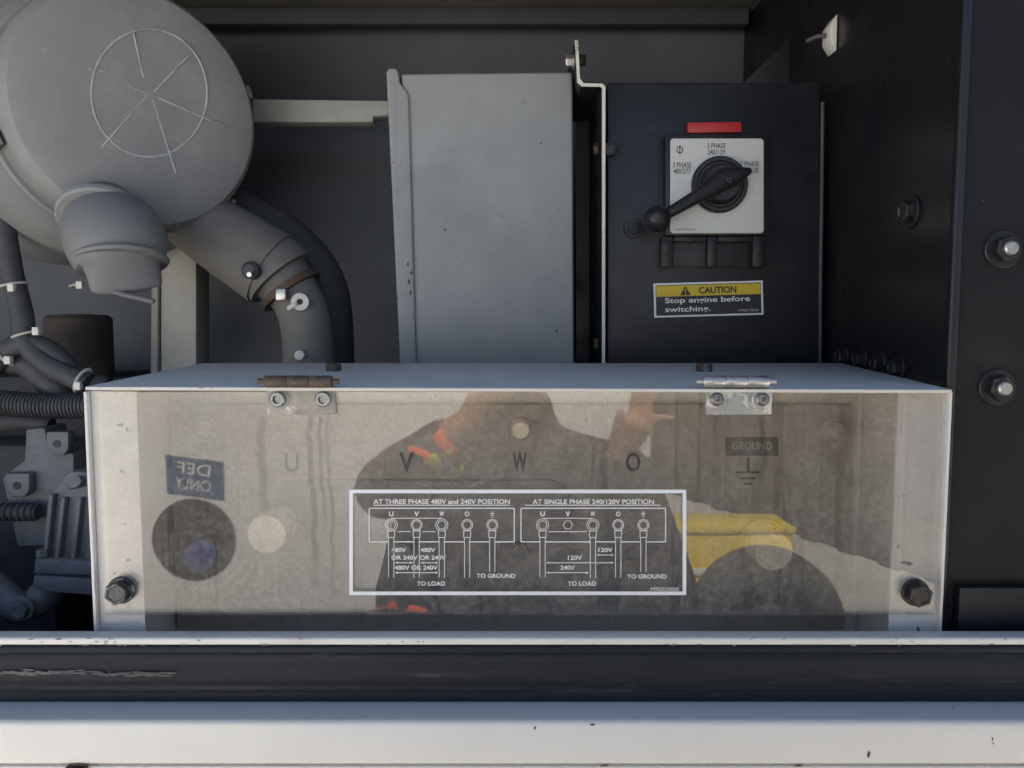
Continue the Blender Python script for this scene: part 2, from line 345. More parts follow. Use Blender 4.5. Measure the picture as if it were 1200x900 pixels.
class Print:
    """flat print: bars, rings and hexagons in photograph pixels on a plane"""
    def __init__(s, Y): s.Y = Y; s.v = []; s.f = []
    def quad(s, pts):
        k = len(s.v); s.v += [P(x, y, s.Y) for x, y in pts]; s.f.append(tuple(range(k, k + len(pts))))
    def bar(s, x0, y0, x1, y1, w=1.0):
        dx, dy = x1 - x0, y1 - y0; l = math.hypot(dx, dy); nx, ny = -dy / l * w / 2, dx / l * w / 2
        s.quad([(x0 + nx, y0 + ny), (x1 + nx, y1 + ny), (x1 - nx, y1 - ny), (x0 - nx, y0 - ny)])
    def rect(s, x0, y0, x1, y1, w=1.0):
        s.bar(x0 - w / 2, y0, x1 + w / 2, y0, w); s.bar(x0 - w / 2, y1, x1 + w / 2, y1, w); s.bar(x0, y0 + w / 2, x0, y1 - w / 2, w); s.bar(x1, y0 + w / 2, x1, y1 - w / 2, w)
    def ring(s, cx, cy, r, w, n=24, ph=0.0):
        for i in range(n):
            a, b = 2 * math.pi * i / n + ph, 2 * math.pi * (i + 1) / n + ph
            s.quad([(cx + math.cos(a) * (r - w / 2), cy + math.sin(a) * (r - w / 2)), (cx + math.cos(a) * (r + w / 2), cy + math.sin(a) * (r + w / 2)),
                    (cx + math.cos(b) * (r + w / 2), cy + math.sin(b) * (r + w / 2)), (cx + math.cos(b) * (r - w / 2), cy + math.sin(b) * (r - w / 2))])
    def arrow(s, x0, x1, y, w=0.8):
        s.bar(x0 + 2, y, x1 - 2, y, w); s.quad([(x0, y), (x0 + 3, y - 1.3), (x0 + 3, y + 1.3)]); s.quad([(x1, y), (x1 - 3, y - 1.3), (x1 - 3, y + 1.3)])
    def build(s, name, m, parent):
        me = bpy.data.meshes.new(name); me.from_pydata([tuple(v) for v in s.v], [], s.f); me.update(); return link(name, me, m, parent)

# ================================================================== THE SETTING
GZ = -1.65
me = bpy.data.meshes.new('ground'); me.from_pydata([(-60, -120, GZ), (60, -120, GZ), (60, 60, GZ), (-60, 60, GZ)], [], [(0, 1, 2, 3)])
g = link('ground', me, 'concrete'); g['kind'] = 'structure'

# ================================================================== GENERATOR ENCLOSURE
ROOF = 0.50; BACK = 0.66; WX = 0.386
enc = empty('generator_enclosure', (-0.2, 0.3, GZ), 'white generator housing with black lined bay, open at the front above a long white sill', 'generator')
# --- sill: white edge lip, black rubber seal, white ledge and face
zt = P(600, 746, -0.004).z; zl = P(600, 822, -0.036).z; zf = P(600, 846, -0.068).z
zl = zf = (zl + zf) / 2
sx0, sx1 = -1.45, 1.25
def along(name, prof, m, parent, bevel=0.001, seg=2, x0=sx0, x1=sx1):
    return prism(name, [(x0, y, z) for y, z in prof], (x1 - x0, 0, 0), m, parent, bevel, seg)
sill = along('front_sill', [(-0.068, P(600, 897.5, -0.068).z), (-0.004, P(600, 897.5, -0.068).z), (-0.004, zl), (-0.068, zf)], 'sill_paint', enc, 0.0045, 5)
zla = P(600, 757.5, -0.0345).z; zlt = P(600, 746.8, -0.0325).z
along('edge_lip', [(-0.034, zla + 0.0005), (-0.018, zla + 0.0005), (-0.018, zlt), (-0.034, zlt)], 'lip_paint', sill, 0.0022, 3)
along('inner_flange', [(-0.0178, zl - 0.02), (-0.004, zl - 0.02), (-0.004, zlt - 0.006), (-0.0178, zlt - 0.006)], 'lip_paint', sill, 0.001, 1)
# seal with ridges
sp = []
za = P(600, 757.5, -0.034).z; zb = zl + 0.0006
prof = [(-0.0205, za), (-0.0325, za), (-0.034, za - 0.001)]
H = za - zb
for t, y in ((0.10, -0.0345), (0.12, -0.034), (0.14, -0.0352), (0.30, -0.0372), (0.52, -0.038), (0.56, -0.038), (0.66, -0.0378), (0.68, -0.0374), (0.70, -0.038), (0.78, -0.0385), (0.80, -0.0377), (0.82, -0.0386), (0.95, -0.038), (1.0, -0.0365)):
    prof.append((y, za - H * t))
prof.append((-0.0205, zb))
along('rubber_seal', prof, 'rubber', sill, 0.0003, 1)
bm = bmesh.new(); ysm = -0.039
for i in range(130):
    px = random.uniform(-40, 203); cyy = 788.5 + random.gauss(0, 1.4) + (1.5 if px > 120 else 0); wd = random.uniform(2, 14); hh = random.uniform(0.3, 1.3) * (1.5 if px < 70 else 1)
    n = 8; yy = ysm - 0.00001 * i
    bm.faces.new([bm.verts.new(P(px + math.cos(2 * math.pi * k / n) * wd * random.uniform(0.5, 1), cyy + math.sin(2 * math.pi * k / n) * hh * random.uniform(0.5, 1.2), yy)) for k in range(n)])
from_bm('paint_smear', bm, 'smear', sill)
# lower front panel under the sill with the seam and a dark slot
zs = P(600, 897.5, -0.068).z
slot0, slot1 = P(78, 900, -0.068).x, P(101, 900, -0.068).x
low = box('lower_panel', sx0, sx1, -0.066, -0.004, GZ + 0.18, zs - 0.0018, 'sill_paint', enc, 0.002)
box('skid_base', sx0, sx1, -0.054, 1.0, GZ, GZ + 0.179, 'black_paint', enc, 0.004)
box('slot', slot0, slot1, -0.0705, -0.0655, zs - 0.02, zs - 0.0005, 'pocket_black', low, 0.0)
# rust and paint chips on the sill face (small raised scabs)
for i, (px, py, w, h, m_) in enumerate(((694, 845, 8, 4, 'rust_brown'), (627, 853, 3, 4, 'rust_brown'), (1018, 884, 4, 9, 'dark_bolt'), (1163, 866, 2, 5, 'dark_bolt'), (1164, 871, 2, 3, 'dark_bolt'),
        (935, 897, 14, 3, 'rust_brown'), (1119, 826, 3, 2, 'dark_bolt'), (708, 897, 14, 3, 'rust_brown'), (640, 826, 2, 1.5, 'dark_bolt'), (92, 896, 26, 2.5, 'rust_brown'))):
    if py < 840: c = P(px, py, -0.049); nrm = Vector((0, 0, 1)); c.z = zl; c.y = -0.04 - 0.02 * 0.3
    else: c = P(px, py, -0.0682); nrm = Vector((0, -1, 0))
    if 840 <= py < 850: c.y = -0.0675; c.z = min(c.z, zf - 0.003)
    bm = bmesh.new(); n = 11; e1 = Vector((1, 0, 0)); e2 = nrm.cross(e1); vs = []
    for k in range(n):
        a = 2 * math.pi * k / n; r = 0.5 * random.uniform(0.6, 1.15)
        vs.append(bm.verts.new(c + e1 * math.cos(a) * S(w, -0.064) * r + e2 * math.sin(a) * S(h, -0.064) * r + nrm * 0.0002))
    top = bm.verts.new(c + nrm * 0.0007)
    for k in range(n): bm.faces.new((vs[k], vs[(k + 1) % n], top))
    from_bm('paint_chip', bm, m_, sill)
# --- walls, roof, back
box('back_wall', -1.45, 1.25, BACK, BACK + 0.02, GZ + 0.18, ROOF + 0.02, 'wall_glare_grey', enc, 0.002)
roof = box('roof', -1.45, 1.25, -0.075, 1.0, ROOF, ROOF + 0.03, 'roof_glare_grey', enc, 0.003)
box('roof_rail', -1.40, WX - 0.01, BACK - 0.06, BACK - 0.035, ROOF - 0.026, ROOF - 0.001, 'inner_dark', roof, 0.002)
box('end_wall', -1.47, -1.451, -0.09, 1.0, GZ + 0.18, ROOF + 0.03, 'inner_dark', enc, 0.002)
box('end_wall', 1.251, 1.27, -0.09, 1.0, GZ + 0.18, ROOF + 0.03, 'inner_dark', enc, 0.002)
box('rear_panel', -1.45, 1.25, 0.98, 1.0, GZ + 0.18, ROOF - 0.001, 'inner_dark', enc, 0.002)
box('bay_floor', -1.45, 1.25, -0.03, BACK - 0.002, P(600, 820, 0.1).z - 0.10, P(600, 820, 0.1).z - 0.08, 'black_paint', enc, 0.001)
wall = box('partition_wall', WX, WX + 0.004, 0.018, BACK - 0.002, -0.75, ROOF - 0.001, 'black_gloss', enc, 0.0)
pil = prism('door_pillar', [(WX - 0.001, 0.028, -0.75), (WX - 0.001, 0.016, -0.75), (1.25, 0.016, -0.75), (1.25, 0.028, -0.75)], (0, 0, 0.75 + ROOF - 0.001), 'black_satin', enc, 0.0045, 4)
box('edge_trim', WX - 0.0045, WX + 0.0035, 0.011, 0.0155, -0.74, ROOF - 0.002, 'black_paint', pil, 0.0018, 3)
box('cross_strap', WX + 0.012, 1.24, 0.006, 0.0158, P(1150, 745, 0.01).z - 0.02, P(1150, 687, 0.01).z, 'black_paint', pil, 0.001)
for (px, py) in ((1175, 292), (1168, 454)):
    c = P(px, py, 0.0155)
    lathe('washer', [(0, 0), (0.0165, 0), (0.0165, 0.0012), (0.0155, 0.002), (0, 0.002)], c, (0, -1, 0), 'black_paint', pil, 28)
    b = hexbolt('nut', c + Vector((0, -0.002, 0)), (0, -1, 0), 0.0115, 0.008, 'dark_bolt', pil, phase=0.3, dome=0.05)
    lathe('stud', [(0, 0), (0.0062, 0), (0.0062, 0.0105), (0.005, 0.012), (0, 0.012)], c + Vector((0, -0.002, 0)), (0, -1, 0), 'zinc', b, 24)
def on_wall(px, py):
    d = P(px, py, 0) - Vector((0, CAMY, 0)); return Vector((0, CAMY, 0)) + d * (WX / d.x)
for (px, py, r_) in ((1068, 248, 0.011), (990, 418, 0.0085), (1011, 421, 0.0085), (1032, 426, 0.0085), (1054, 431, 0.0085)):
    hexbolt('wall_bolt', on_wall(px, py), (-1, 0, 0), r_, 0.007, 'dark_bolt', wall, r_ * 1.5, 'black_paint', phase=0.5)
# cable tie mount, upper right
c = on_wall(977, 42)
tm = prism('cable_tie_mount', [c + Vector((-0.001, -0.012, z)) for z in (-0.021, 0.021)] + [c + Vector((-0.009, -0.012, z)) for z in (0.009, 0.004, -0.004, -0.009)], (0, 0.024, 0), 'tie_white', wall, 0.0008)
tube('cable_tie_tail', [c + Vector((-0.008, 0.0, 0)), c + Vector((-0.018, 0.004, 0.001)), c + Vector((-0.028, 0.012, -0.002))], 0.0028, 'loom_black', tm, 8)
# sloping gusset plate behind the switch panel
prism('gusset_plate', [P(868, 100, 0.44), P(962, 8, 0.44), P(990, 8, 0.44), P(990, 100, 0.44)], (0, 0.004, 0), 'black_paint', enc, 0.0008)
tube('loose_cable', curve_pts([P(952, -8, 0.40), P(960, 25, 0.40), P(963, 60, 0.40), P(962, 100, 0.39), P(963, 160, 0.38)]), 0.004, 'loom_black', enc, 10)
# white cross bar and post of the inner frame
bar = quadpx('cross_bar', [(296, 116), (470, 118), (470, 134), (437, 136), (437, 143), (296, 143)], 0.46, 0.03, 'dull_paint', enc, 0.002)
quadpx('frame_post', [(188, 255), (230, 255), (230, 440), (188, 440)], 0.43, 0.05, 'dull_paint', enc, 0.003)
quadpx('frame_post', [(178, 255), (186.5, 255), (184, 440), (176, 440)], 0.425, 0.03, 'board_dark', enc, 0.002)

# ================================================================== TERMINAL BOX
tb = empty('terminal_box', (0.0, 0.11, P(600, 820, 0.1).z - 0.08), 'cream steel terminal box with hinged clear cover, behind the sill', 'terminal box')
LX, RX = P(104, 456, 0.0).x, P(1111, 458, 0.0).x
ztop = P(600, 457.5, 0.0).z; zbot = -0.36
pitch_l = P(100, 453, -0.012), P(1115.5, 456.5, -0.012), P(986, 425.5, 0.225), P(236, 425.5, 0.225)
lid = prism('lid', [pitch_l[0], pitch_l[1], pitch_l[2], pitch_l[3]], (0, 0, -0.0026), 'lid_paint', tb, 0.0006, 2)
# bright folded front edge of the lid
ed = prism('lid_edge', [pitch_l[0] + Vector((0.0005, -0.0008, -0.0004)), pitch_l[1] + Vector((-0.0005, -0.0008, -0.0004)), pitch_l[1] + Vector((-0.0005, -0.0008, -0.0029)), pitch_l[0] + Vector((0.0005, -0.0008, -0.0029))], (0, 0.0006, 0), 'edge_rust', lid, 0.0)
for x0, x1 in ((LX, LX + 0.003), (RX - 0.003, RX)):
    box('side_panel', x0, x1, 0.0055, 0.222, zbot, ztop - 0.001, 'cream_paint', tb, 0.0008)
fl = P(160, 456, 0.003).x; fr = P(1052, 458, 0.003).x
fL = box('front_flange', LX, fl, 0.0022, 0.0050, zbot, ztop - 0.0005, 'cream_paint', tb, 0.0008)
fR = box('front_flange', fr, RX, 0.0022, 0.0050, zbot, ztop - 0.0005, 'cream_paint', tb, 0.0008)
for f_, xx in ((fL, LX - 0.0012), (fR, RX + 0.0012)):
    box('folded_edge', xx - 0.0018, xx + 0.0010, -0.0035, 0.020, zbot, ztop - 0.0008, 'cream_paint', f_, 0.0008)
BY = 0.140
box('back_panel', LX + 0.0035, RX - 0.0035, 0.150, 0.153, zbot, ztop - 0.001, 'cream_paint', tb, 0.0)
box('bounce_panel', LX + 0.0035, RX - 0.0035, 0.006, 0.1495, zbot, zbot + 0.003, 'cream_paint', tb, 0.0)  # unseen cream plate, added to bounce light into the lower box
a = P(140, 474, BY); b = P(1000, 474, BY)
board = box('terminal_board', LX + 0.006, P(999, 474, BY).x, BY, BY + 0.008, P(600, 738, BY).z, P(600, 474, BY).z, 'board_paint', tb, 0.0012)
# raised insulating block with rounded ends
def rrect(x0, y0, x1, y1, r, Y, n=6):
    pts = []
    for cx, cy, a0 in ((x1 - r, y0 + r, -90), (x1 - r, y1 - r, 0), (x0 + r, y1 - r, 90), (x0 + r, y0 + r, 180)):
        for k in range(n + 1):
            t = R(a0 + 90 * k / n); pts.append(P(cx + math.cos(t) * r, cy + math.sin(t) * r, Y))
    return pts
prism('terminal_block', rrect(326, 563, 668, 720, 26, BY - 0.004), (0, 0.0035, 0), 'board_dark', board, 0.0008)
for s, x in (('U', 342), ('V', 476.5), ('W', 609), ('O', 742)):
    text(s, (x - 8.5, 530, x + 8.5, 553), BY - 0.0006, 'engrave', board, 0.022)
for (px, py, hr, wr, pr) in ((329, 612, 0.0205, 0.0255, 0.048), (892, 634, 0.0205, 0.0250, 0.040)):
    c = P(px, py, BY)
    bb = lathe('terminal_stud', [(0, 0), (hr, 0), (hr, pr * 0.9), (hr * 0.93, pr * 0.99), (hr * 0.5, pr), (0, pr * 0.995)], c, (0, -1, 0), 'nylon', board, 14, True, angle=30)
    lathe('washer', [(hr * 0.6, 0), (wr, 0), (wr, 0.006), (wr * 0.93, 0.007), (hr * 0.6, 0.007)], c, (0, -1, 0), 'board_paint', bb, 32)
for (px, py) in ((610, 502), (974, 504), (243, 500)):
    c = P(px, py, BY)
    lathe('board_bolt', [(0, 0.0), (0.0090, 0.0), (0.0090, 0.014), (0.0082, 0.0155), (0, 0.0158)], c, (0, -1, 0), 'nylon' if px == 610 else 'board_paint', board, 28)
    lathe('washer', [(0.006, 0), (0.0126, 0), (0.0126, 0.003), (0.0118, 0.004), (0.006, 0.004)], c, (0, -1, 0), 'board_paint', board, 28)
for x in (476, 609, 742):          # dark terminals behind the printed label
    c = P(x, 640, BY); lathe('terminal_lug', [(0, 0), (0.016, 0), (0.016, 0.004), (0.008, 0.005), (0.008, 0.02), (0, 0.02)], c, (0, -1, 0), 'board_dark', board, 24)
gp = boxpx('ground_plate', 848, 510, 914, 536, BY - 0.0012, 0.001, 'label_brown', board, 0.0)
pr = Print(BY - 0.0015); pr.rect(849, 511, 913, 535, 1.4); pr.build('printed_lines', 'print_pale', gp)
text('GROUND', (858, 518, 905, 527), BY - 0.0016, 'print_pale', gp, 0.0)
pr = Print(BY - 0.0007)
pr.bar(877, 536, 877, 553, 3); pr.bar(862, 553.5, 890, 553.5, 2.4); pr.bar(867, 560.5, 885, 560.5, 2.4); pr.bar(871.5, 567, 881.5, 567, 2.4)
pr.build('ground_symbol', 'engrave', board)

# --- clear cover, its printed diagram, hinges and bolts
cx0, cx1 = P(112, 460, -0.004).x, P(1107, 460, -0.004).x
zc0, zc1 = P(600, 721, -0.004).z, P(600, 459, -0.004).z
cover = box('clear_cover', cx0, cx1, -0.004, 0.0, zc0, zc1, 'clear_acrylic', tb, 0.0004, 1)
LY = -0.0048
k = Print(LY); w = 4.2
x0, y0, x1, y1 = 409.3, 573.8, 804.2, 697.4
k.quad([(x0, y0), (x1, y0), (x1, y0 + w), (x0, y0 + w)]); k.quad([(x0, y1 - w), (x1, y1 - w), (x1, y1), (x0, y1)])
k.quad([(x0, y0 + w), (x0 + w, y0 + w), (x0 + w, y1 - w), (x0, y1 - w)]); k.quad([(x1 - w, y0 + w), (x1, y0 + w), (x1, y1 - w), (x1 - w, y1 - w)])
frm = k.build('label_frame', 'print_frame', cover)
k = Print(LY)
k.bar(437.6, 592, 597.5, 592, 0.9); k.bar(615, 592, 774, 592, 0.9)
def diagram(bx0, bx1, cols, vplain):
    k.bar(bx0, 595.6, bx1, 595.6, 1.1); k.bar(bx0, 595.6, bx0, 635, 1.1); k.bar(bx1, 595.6, bx1, 635, 1.1)
    xs = [bx0] ; 
    wired = [c for i, c in enumerate(cols) if not (vplain and i == 1)]
    for c in wired: xs += [c - 3.2, c + 3.2]
    xs.append(bx1)
    for i in range(0, len(xs), 2): k.bar(xs[i], 635, xs[i + 1], 635, 1.1)
    for i, c in enumerate(cols):
        k.ring(c, 615.2, 5.4, 0.8, 6, 0.0)
        if vplain and i == 1: continue
        k.ring(c, 615.2, 7.2 if i in (0, 2) else 6.5, 0.6, 24)
        k.bar(c - 4, 621.6, c - 4, 629.8, 0.8); k.bar(c + 4, 621.6, c + 4, 629.8, 0.8); k.bar(c - 4, 622, c + 4, 622, 0.8); k.bar(c - 4, 629.8, c + 4, 629.8, 0.8)
        yb = 670 if i == 4 else 677
        k.bar(c - 3.1, 629.8, c - 3.1, yb, 0.7); k.bar(c + 3.1, 629.8, c + 3.1, yb, 0.7)
    for yy in (607.3, 623.0):
        for a_, b_ in (((cols[0], cols[1]), (cols[1], cols[2])) if not vplain else ((cols[0], cols[2]),)): k.bar(a_ + (7 if yy > 610 else 0), yy, b_ - (7 if yy > 610 else 0), yy, 0.7)
    g_ = cols[4]
    k.bar(g_, 599, g_, 602, 0.8); k.bar(g_ - 2.6, 602, g_ + 2.6, 602, 0.8); k.bar(g_ - 1.7, 604, g_ + 1.7, 604, 0.8); k.bar(g_ - 0.8, 606, g_ + 0.8, 606, 0.8)
C1 = (458.5, 488.2, 517.7, 547.4, 576.9); C2 = (635.8, 665.5, 694.8, 724.5, 754.0)
diagram(432.6, 602.6, C1, False); diagram(610.5, 780, C2, True)
for x0_, x1_, yy in ((463.2, 483.8, 659.5), (493, 513.3, 659.5), (463.2, 513.3, 671.1), (699.2, 719.3, 650.4), (640.3, 719.3, 659.5), (640.3, 690, 671.1)): k.arrow(x0_, x1_, yy)
k.build('printed_lines', 'print_white', cover)
for s, r_ in (('AT THREE PHASE 480V and 240V POSITION', (437.6, 585.0, 597.5, 590.7)), ('AT SINGLE PHASE 240/120V POSITION', (624.2, 585.2, 766.3, 590.8)),
        ('480V', (458.7, 642, 475.7, 647)), ('480V', (492.8, 642, 510, 647)), ('OR 240V', (458.7, 651, 489.3, 656)), ('OR 240V', (492, 651, 522.5, 656)),
        ('480V OR 240V', (462.5, 662.7, 512.8, 667.8)), ('TO LOAD', (488.6, 681.4, 521.6, 686.3)), ('TO GROUND', (558.6, 672.3, 603.9, 677.3)),
        ('120V', (701.2, 642.1, 717.7, 647)), ('120V', (665.5, 651, 682, 656.1)), ('240V', (656.8, 662.7, 673.7, 667.8)), ('TO LOAD', (665.5, 681.4, 698.5, 686.5)),
        ('TO GROUND', (735, 673, 781, 678)), ('M92020000', (762.8, 688.3, 795.3, 692.4))):
    text(s, r_, LY, 'print_white', cover, 0.0 if s[0] == 'M' else 0.016)
for cols in (C1, C2):
    for s, c in zip('UVWO', cols): text(s, (c - 2.6, 599.4, c + 2.6, 605), LY, 'print_white', cover, 0.022)

def hinge(x0, x1, leafm, barm, scm, lab):
    hp = boxpx('hinge', x0 + 3, 452.5, x1, 486, -0.0066, 0.0025, leafm, tb, 0.0006); hp['label'] = lab
    zc = P(600, 447, -0.013).z; r = S(7.0, -0.013)
    xa, xb = P(x0, 447, -0.013).x, P(x1 - 4, 447, -0.013).x; n = 3
    for i in range(n):
        p, q = xa + (xb - xa) * i / n, xa + (xb - xa) * (i + 1) / n
        lathe('hinge_knuckle', [(0, 0.0002), (r * 0.92, 0.0002), (r, 0.0008), (r, q - p - 0.0008), (r * 0.92, q - p - 0.0002), (0, q - p - 0.0002)], (p, -0.0125, zc), (1, 0, 0), barm, hp, 24)
    lathe('hinge_pin', [(0, 0), (r * 0.5, 0), (r * 0.5, xb - xa + 0.012), (0, xb - xa + 0.012)], (xa - 0.006, -0.0125, zc), (1, 0, 0), barm, hp, 14)
    xm = (x0 + x1 + 3) / 2
    for sx in (-26.5, 26.5):
        c = P(xm + sx, 467.5, -0.0066)
        lathe('screw_washer', [(0, 0), (0.0088, 0), (0.0088, 0.001), (0.0078, 0.0017), (0, 0.0017)], c, (0, -1, 0), 'zinc_blotchy', hp, 28)
        sc_ = lathe('screw', [(0, 0.001), (0.0066, 0.001), (0.0068, 0.0045), (0.0058, 0.0055), (0.0036, 0.0055), (0.0034, 0.0025), (0, 0.0025)] if scm == 'socket' else
                   [(0, 0.001), (0.0060, 0.001), (0.0058, 0.003), (0.0042, 0.0046), (0.0016, 0.005), (0.0010, 0.0036), (0, 0.0036)], c, (0, -1, 0), 'screw_steel', hp, 24)
hinge(310, 393, 'leaf_worn', 'rusty_metal', 'socket', 'rusty brown hinge with worn leaf')
hinge(824, 905, 'zinc_blotchy', 'zinc', 'cross', 'grey zinc hinge with blotchy paint')
for (px, py) in ((391, 433.5), (825, 435)):
    zz = P(px, py, 0.13)
    t_ = (zz.y - pitch_l[0].y) / (pitch_l[3].y - pitch_l[0].y); zz.z = pitch_l[0].z + (pitch_l[3].z - pitch_l[0].z) * t_
    hexbolt('lid_bolt', zz, (0, 0, 1), 0.0085, 0.0075, 'rusty_metal', tb, 0.0, phase=0.4)
for (px, py, m_) in ((139, 694, 'grey_bolt'), (1076, 696.5, 'dark_bolt')):
    c = P(px + (4 if px < 600 else -4), py - 3, -0.004)
    cb = hexbolt('cover_bolt', c, (0, -1, 0), 0.0105, 0.009, m_, tb, 0.0120, m_, wh=0.003, phase=0.35, dome=0.10)
    cb['label'] = 'dull grey hex bolt' if px < 600 else 'dark brown hex bolt'

# ================================================================== CONTROL CABINET, BRACKET
cy = 0.30
cc = empty('control_cabinet', P(570, 470, cy + 0.1), 'light grey steel control cabinet standing behind the terminal box lid', 'cabinet')
quadpx('cabinet_side', [(470, 86), (671, 84), (673, 470), (487, 470)], cy, 0.20, 'cabinet_grey', cc, 0.0035, 3)
quadpx('cabinet_door', [(452.5, 83), (456, 79.5), (464, 79.5), (467, 84), (468, 96), (476, 106), (479, 112), (489.5, 470), (470.5, 470)], cy - 0.004, 0.204, 'cabinet_grey', cc, 0.0025, 3)
br = empty('mounting_bracket', P(690, 470, cy + 0.1), 'bent steel bracket with rusty bare edge beside the grey cabinet', 'bracket')
t = 3.4
zp = [(673.5, 47), (677.5, 47), (679.6, 92), (684, 97.5), (706, 98), (709.5, 101.5), (709, 470), (705.5, 470), (705.5, 103.5), (703.5, 101.6), (681.5, 101.2), (676.5, 96.5)]
bp_ = quadpx('bracket_plate', zp, cy - 0.03, 0.16, 'black_paint', br, 0.0, 1)
quadpx('bare_edge', zp, cy - 0.0312, 0.0010, 'edge_rust', bp_, 0.0, 1)
quadpx('inner_plate', [(674.5, 102), (704.8, 102.5), (704.8, 470), (675.5, 470)], cy + 0.125, 0.004, 'black_paint', br, 0.0)
c = P(673.5, 72, cy); hexbolt('bracket_bolt', c, (-1, 0, 0), 0.0075, 0.008, 'zinc', br, 0.0095, 'zinc', phase=0.1)
c = P(679.5, 71, cy); hexbolt('bracket_nut', c, (1, 0, 0), 0.0072, 0.007, 'dark_bolt', br)
for (px, py) in ((705, 175), (705, 403)):
    c = P(px, py, cy + 0.02); hexbolt('bracket_bolt', c, (-1, 0, 0), 0.0075, 0.007, 'rusty_metal', br, 0.0095, 'rusty_metal')

def chip(px, py, w, h, Y, m_, parent, lift=0.0003, name='paint_chip'):
    bm = bmesh.new(); n = 10; vs = []
    for k in range(n):
        a = 2 * math.pi * k / n; q = 0.5 * random.uniform(0.45, 1.15)
        vs.append(bm.verts.new(P(px + math.cos(a) * w * q, py + math.sin(a) * h * q, Y - 0.0001)))
    t_ = bm.verts.new(P(px, py, Y - lift))
    for k in range(n): bm.faces.new((vs[k], vs[(k + 1) % n], t_))
    from_bm(name, bm, m_, parent)
side_ = [o for o in cc.children if o.name.startswith('cabinet_side')][0]; door_ = [o for o in cc.children if o.name.startswith('cabinet_door')][0]
for a_ in ((634, 168, 3, 2.5), (521, 269, 4, 3), (652, 388, 5, 5), (584, 397, 2, 2), (543, 309, 1.6, 1.6), (560, 248, 1.6, 1.6), (612, 120, 2, 1), (655, 245, 1.5, 2)): chip(*a_, cy, 'chip_dark', side_)
for a_ in ((478, 309, 3, 8), (482, 320, 5, 5), (479, 330, 4, 9), (481, 343, 3, 7), (484, 372, 2, 5), (461, 190, 2, 3), (466, 350, 2, 3)): chip(*a_, cy - 0.004, 'rust_brown', door_)
for a_ in ((142, 498, 12, 5), (149, 503, 5, 7), (143, 552, 9, 4), (146, 614, 5, 3), (150, 656, 6, 6), (134, 672, 4, 3), (156, 690, 3, 3)): chip(*a_, 0.0022, 'chip_grey', fL)
for a_ in ((1059, 581, 4, 3), (1064, 580, 3, 3), (1069, 577, 3, 3), (1064, 660, 17, 6), (1056, 500, 2, 8), (1053, 640, 3, 6), (1076, 738, 5, 9)): chip(*a_, 0.0022, 'chip_grey' if a_[1] < 700 else 'rust_brown', fR)
lip_ = [o for o in sill.children if o.name.startswith('edge_lip')][0]
for i in range(46):
    px = random.uniform(0, 1200) if i > 16 else random.uniform(0, 180); chip(px, random.choice((748, 749, 755.5, 756.5, 752)), random.uniform(2, 9), random.uniform(1, 2.2), -0.0341, random.choice(('chip_dark', 'chip_grey', 'chip_grey')), lip_, 0.0002)

# ================================================================== SWITCH PANEL AND SWITCH
PY = 0.285
sw = empty('switch_panel', P(830, 470, PY), 'black painted steel panel carrying the phase switch', 'panel')
quadpx('panel_plate', [(711, 99), (715, 96.5), (957, 96.5), (961, 100), (962.5, 470), (711, 470)], PY, 0.05, 'black_paint', sw, 0.004, 3)
tube('edge_cable', curve_pts([P(964, 120, PY), P(963, 230, PY), P(961.5, 330, PY), P(961, 470, PY)]), 0.0024, 'loom_black', sw, 10)
c = P(714, 176, PY); hexbolt('panel_bolt', c, (0, -1, 0), 0.009, 0.008, 'dark_bolt', sw)
c = P(742, 268, PY); hexbolt('panel_bolt', c, (0, -1, 0), 0.008, 0.004, 'black_paint', sw, 0.012, 'black_paint')
# caution label
cpv = (830, 350.5); rot = 1.6
def rotp(x, y): 
    dx, dy = x - cpv[0], y - cpv[1]; c_, s_ = math.cos(R(rot)), math.sin(R(rot)); return (cpv[0] + dx * c_ + dy * s_, cpv[1] - dx * s_ + dy * c_)
def rq(name, x0, y0, x1, y1, Y, d, m, par): return quadpx(name, [rotp(x0, y0), rotp(x1, y0), rotp(x1, y1), rotp(x0, y1)], Y, d, m, par, 0.0)
cl = rq('caution_label', 766.3, 330.5, 894.3, 370.5, PY - 0.0006, 0.0005, 'print_white', sw)
rq('label_field', 768.6, 332.6, 892, 368.4, PY - 0.0009, 0.0002, 'caution_black', cl)
rq('label_band', 769.4, 333.4, 891.4, 346.2, PY - 0.0012, 0.0002, 'caution_yellow', cl)
quadpx('warning_triangle', [rotp(803.5, 334.3), rotp(809.8, 345.2), rotp(797.2, 345.2)], PY - 0.0015, 0.0002, 'caution_black', cl, 0.0)
text('!', (802.7, 337.5, 804.3, 344.3), PY - 0.0017, 'caution_yellow', cl, 0.0, rot, cpv)
text('CAUTION', (819.3, 336, 863.3, 343.8), PY - 0.0015, 'caution_black', cl, 0.03, rot, cpv)
text('Stop engine before', (779.3, 347.9, 879, 355.9), PY - 0.0012, 'print_white', cl, 0.015, rot, cpv)
text('switching.', (779.3, 358.3, 832.3, 366.3), PY - 0.0012, 'print_white', cl, 0.015, rot, cpv)
text('M92010000', (865, 363.3, 888.7, 366.2), PY - 0.0012, 'print_pale', cl, 0.0, rot, cpv)

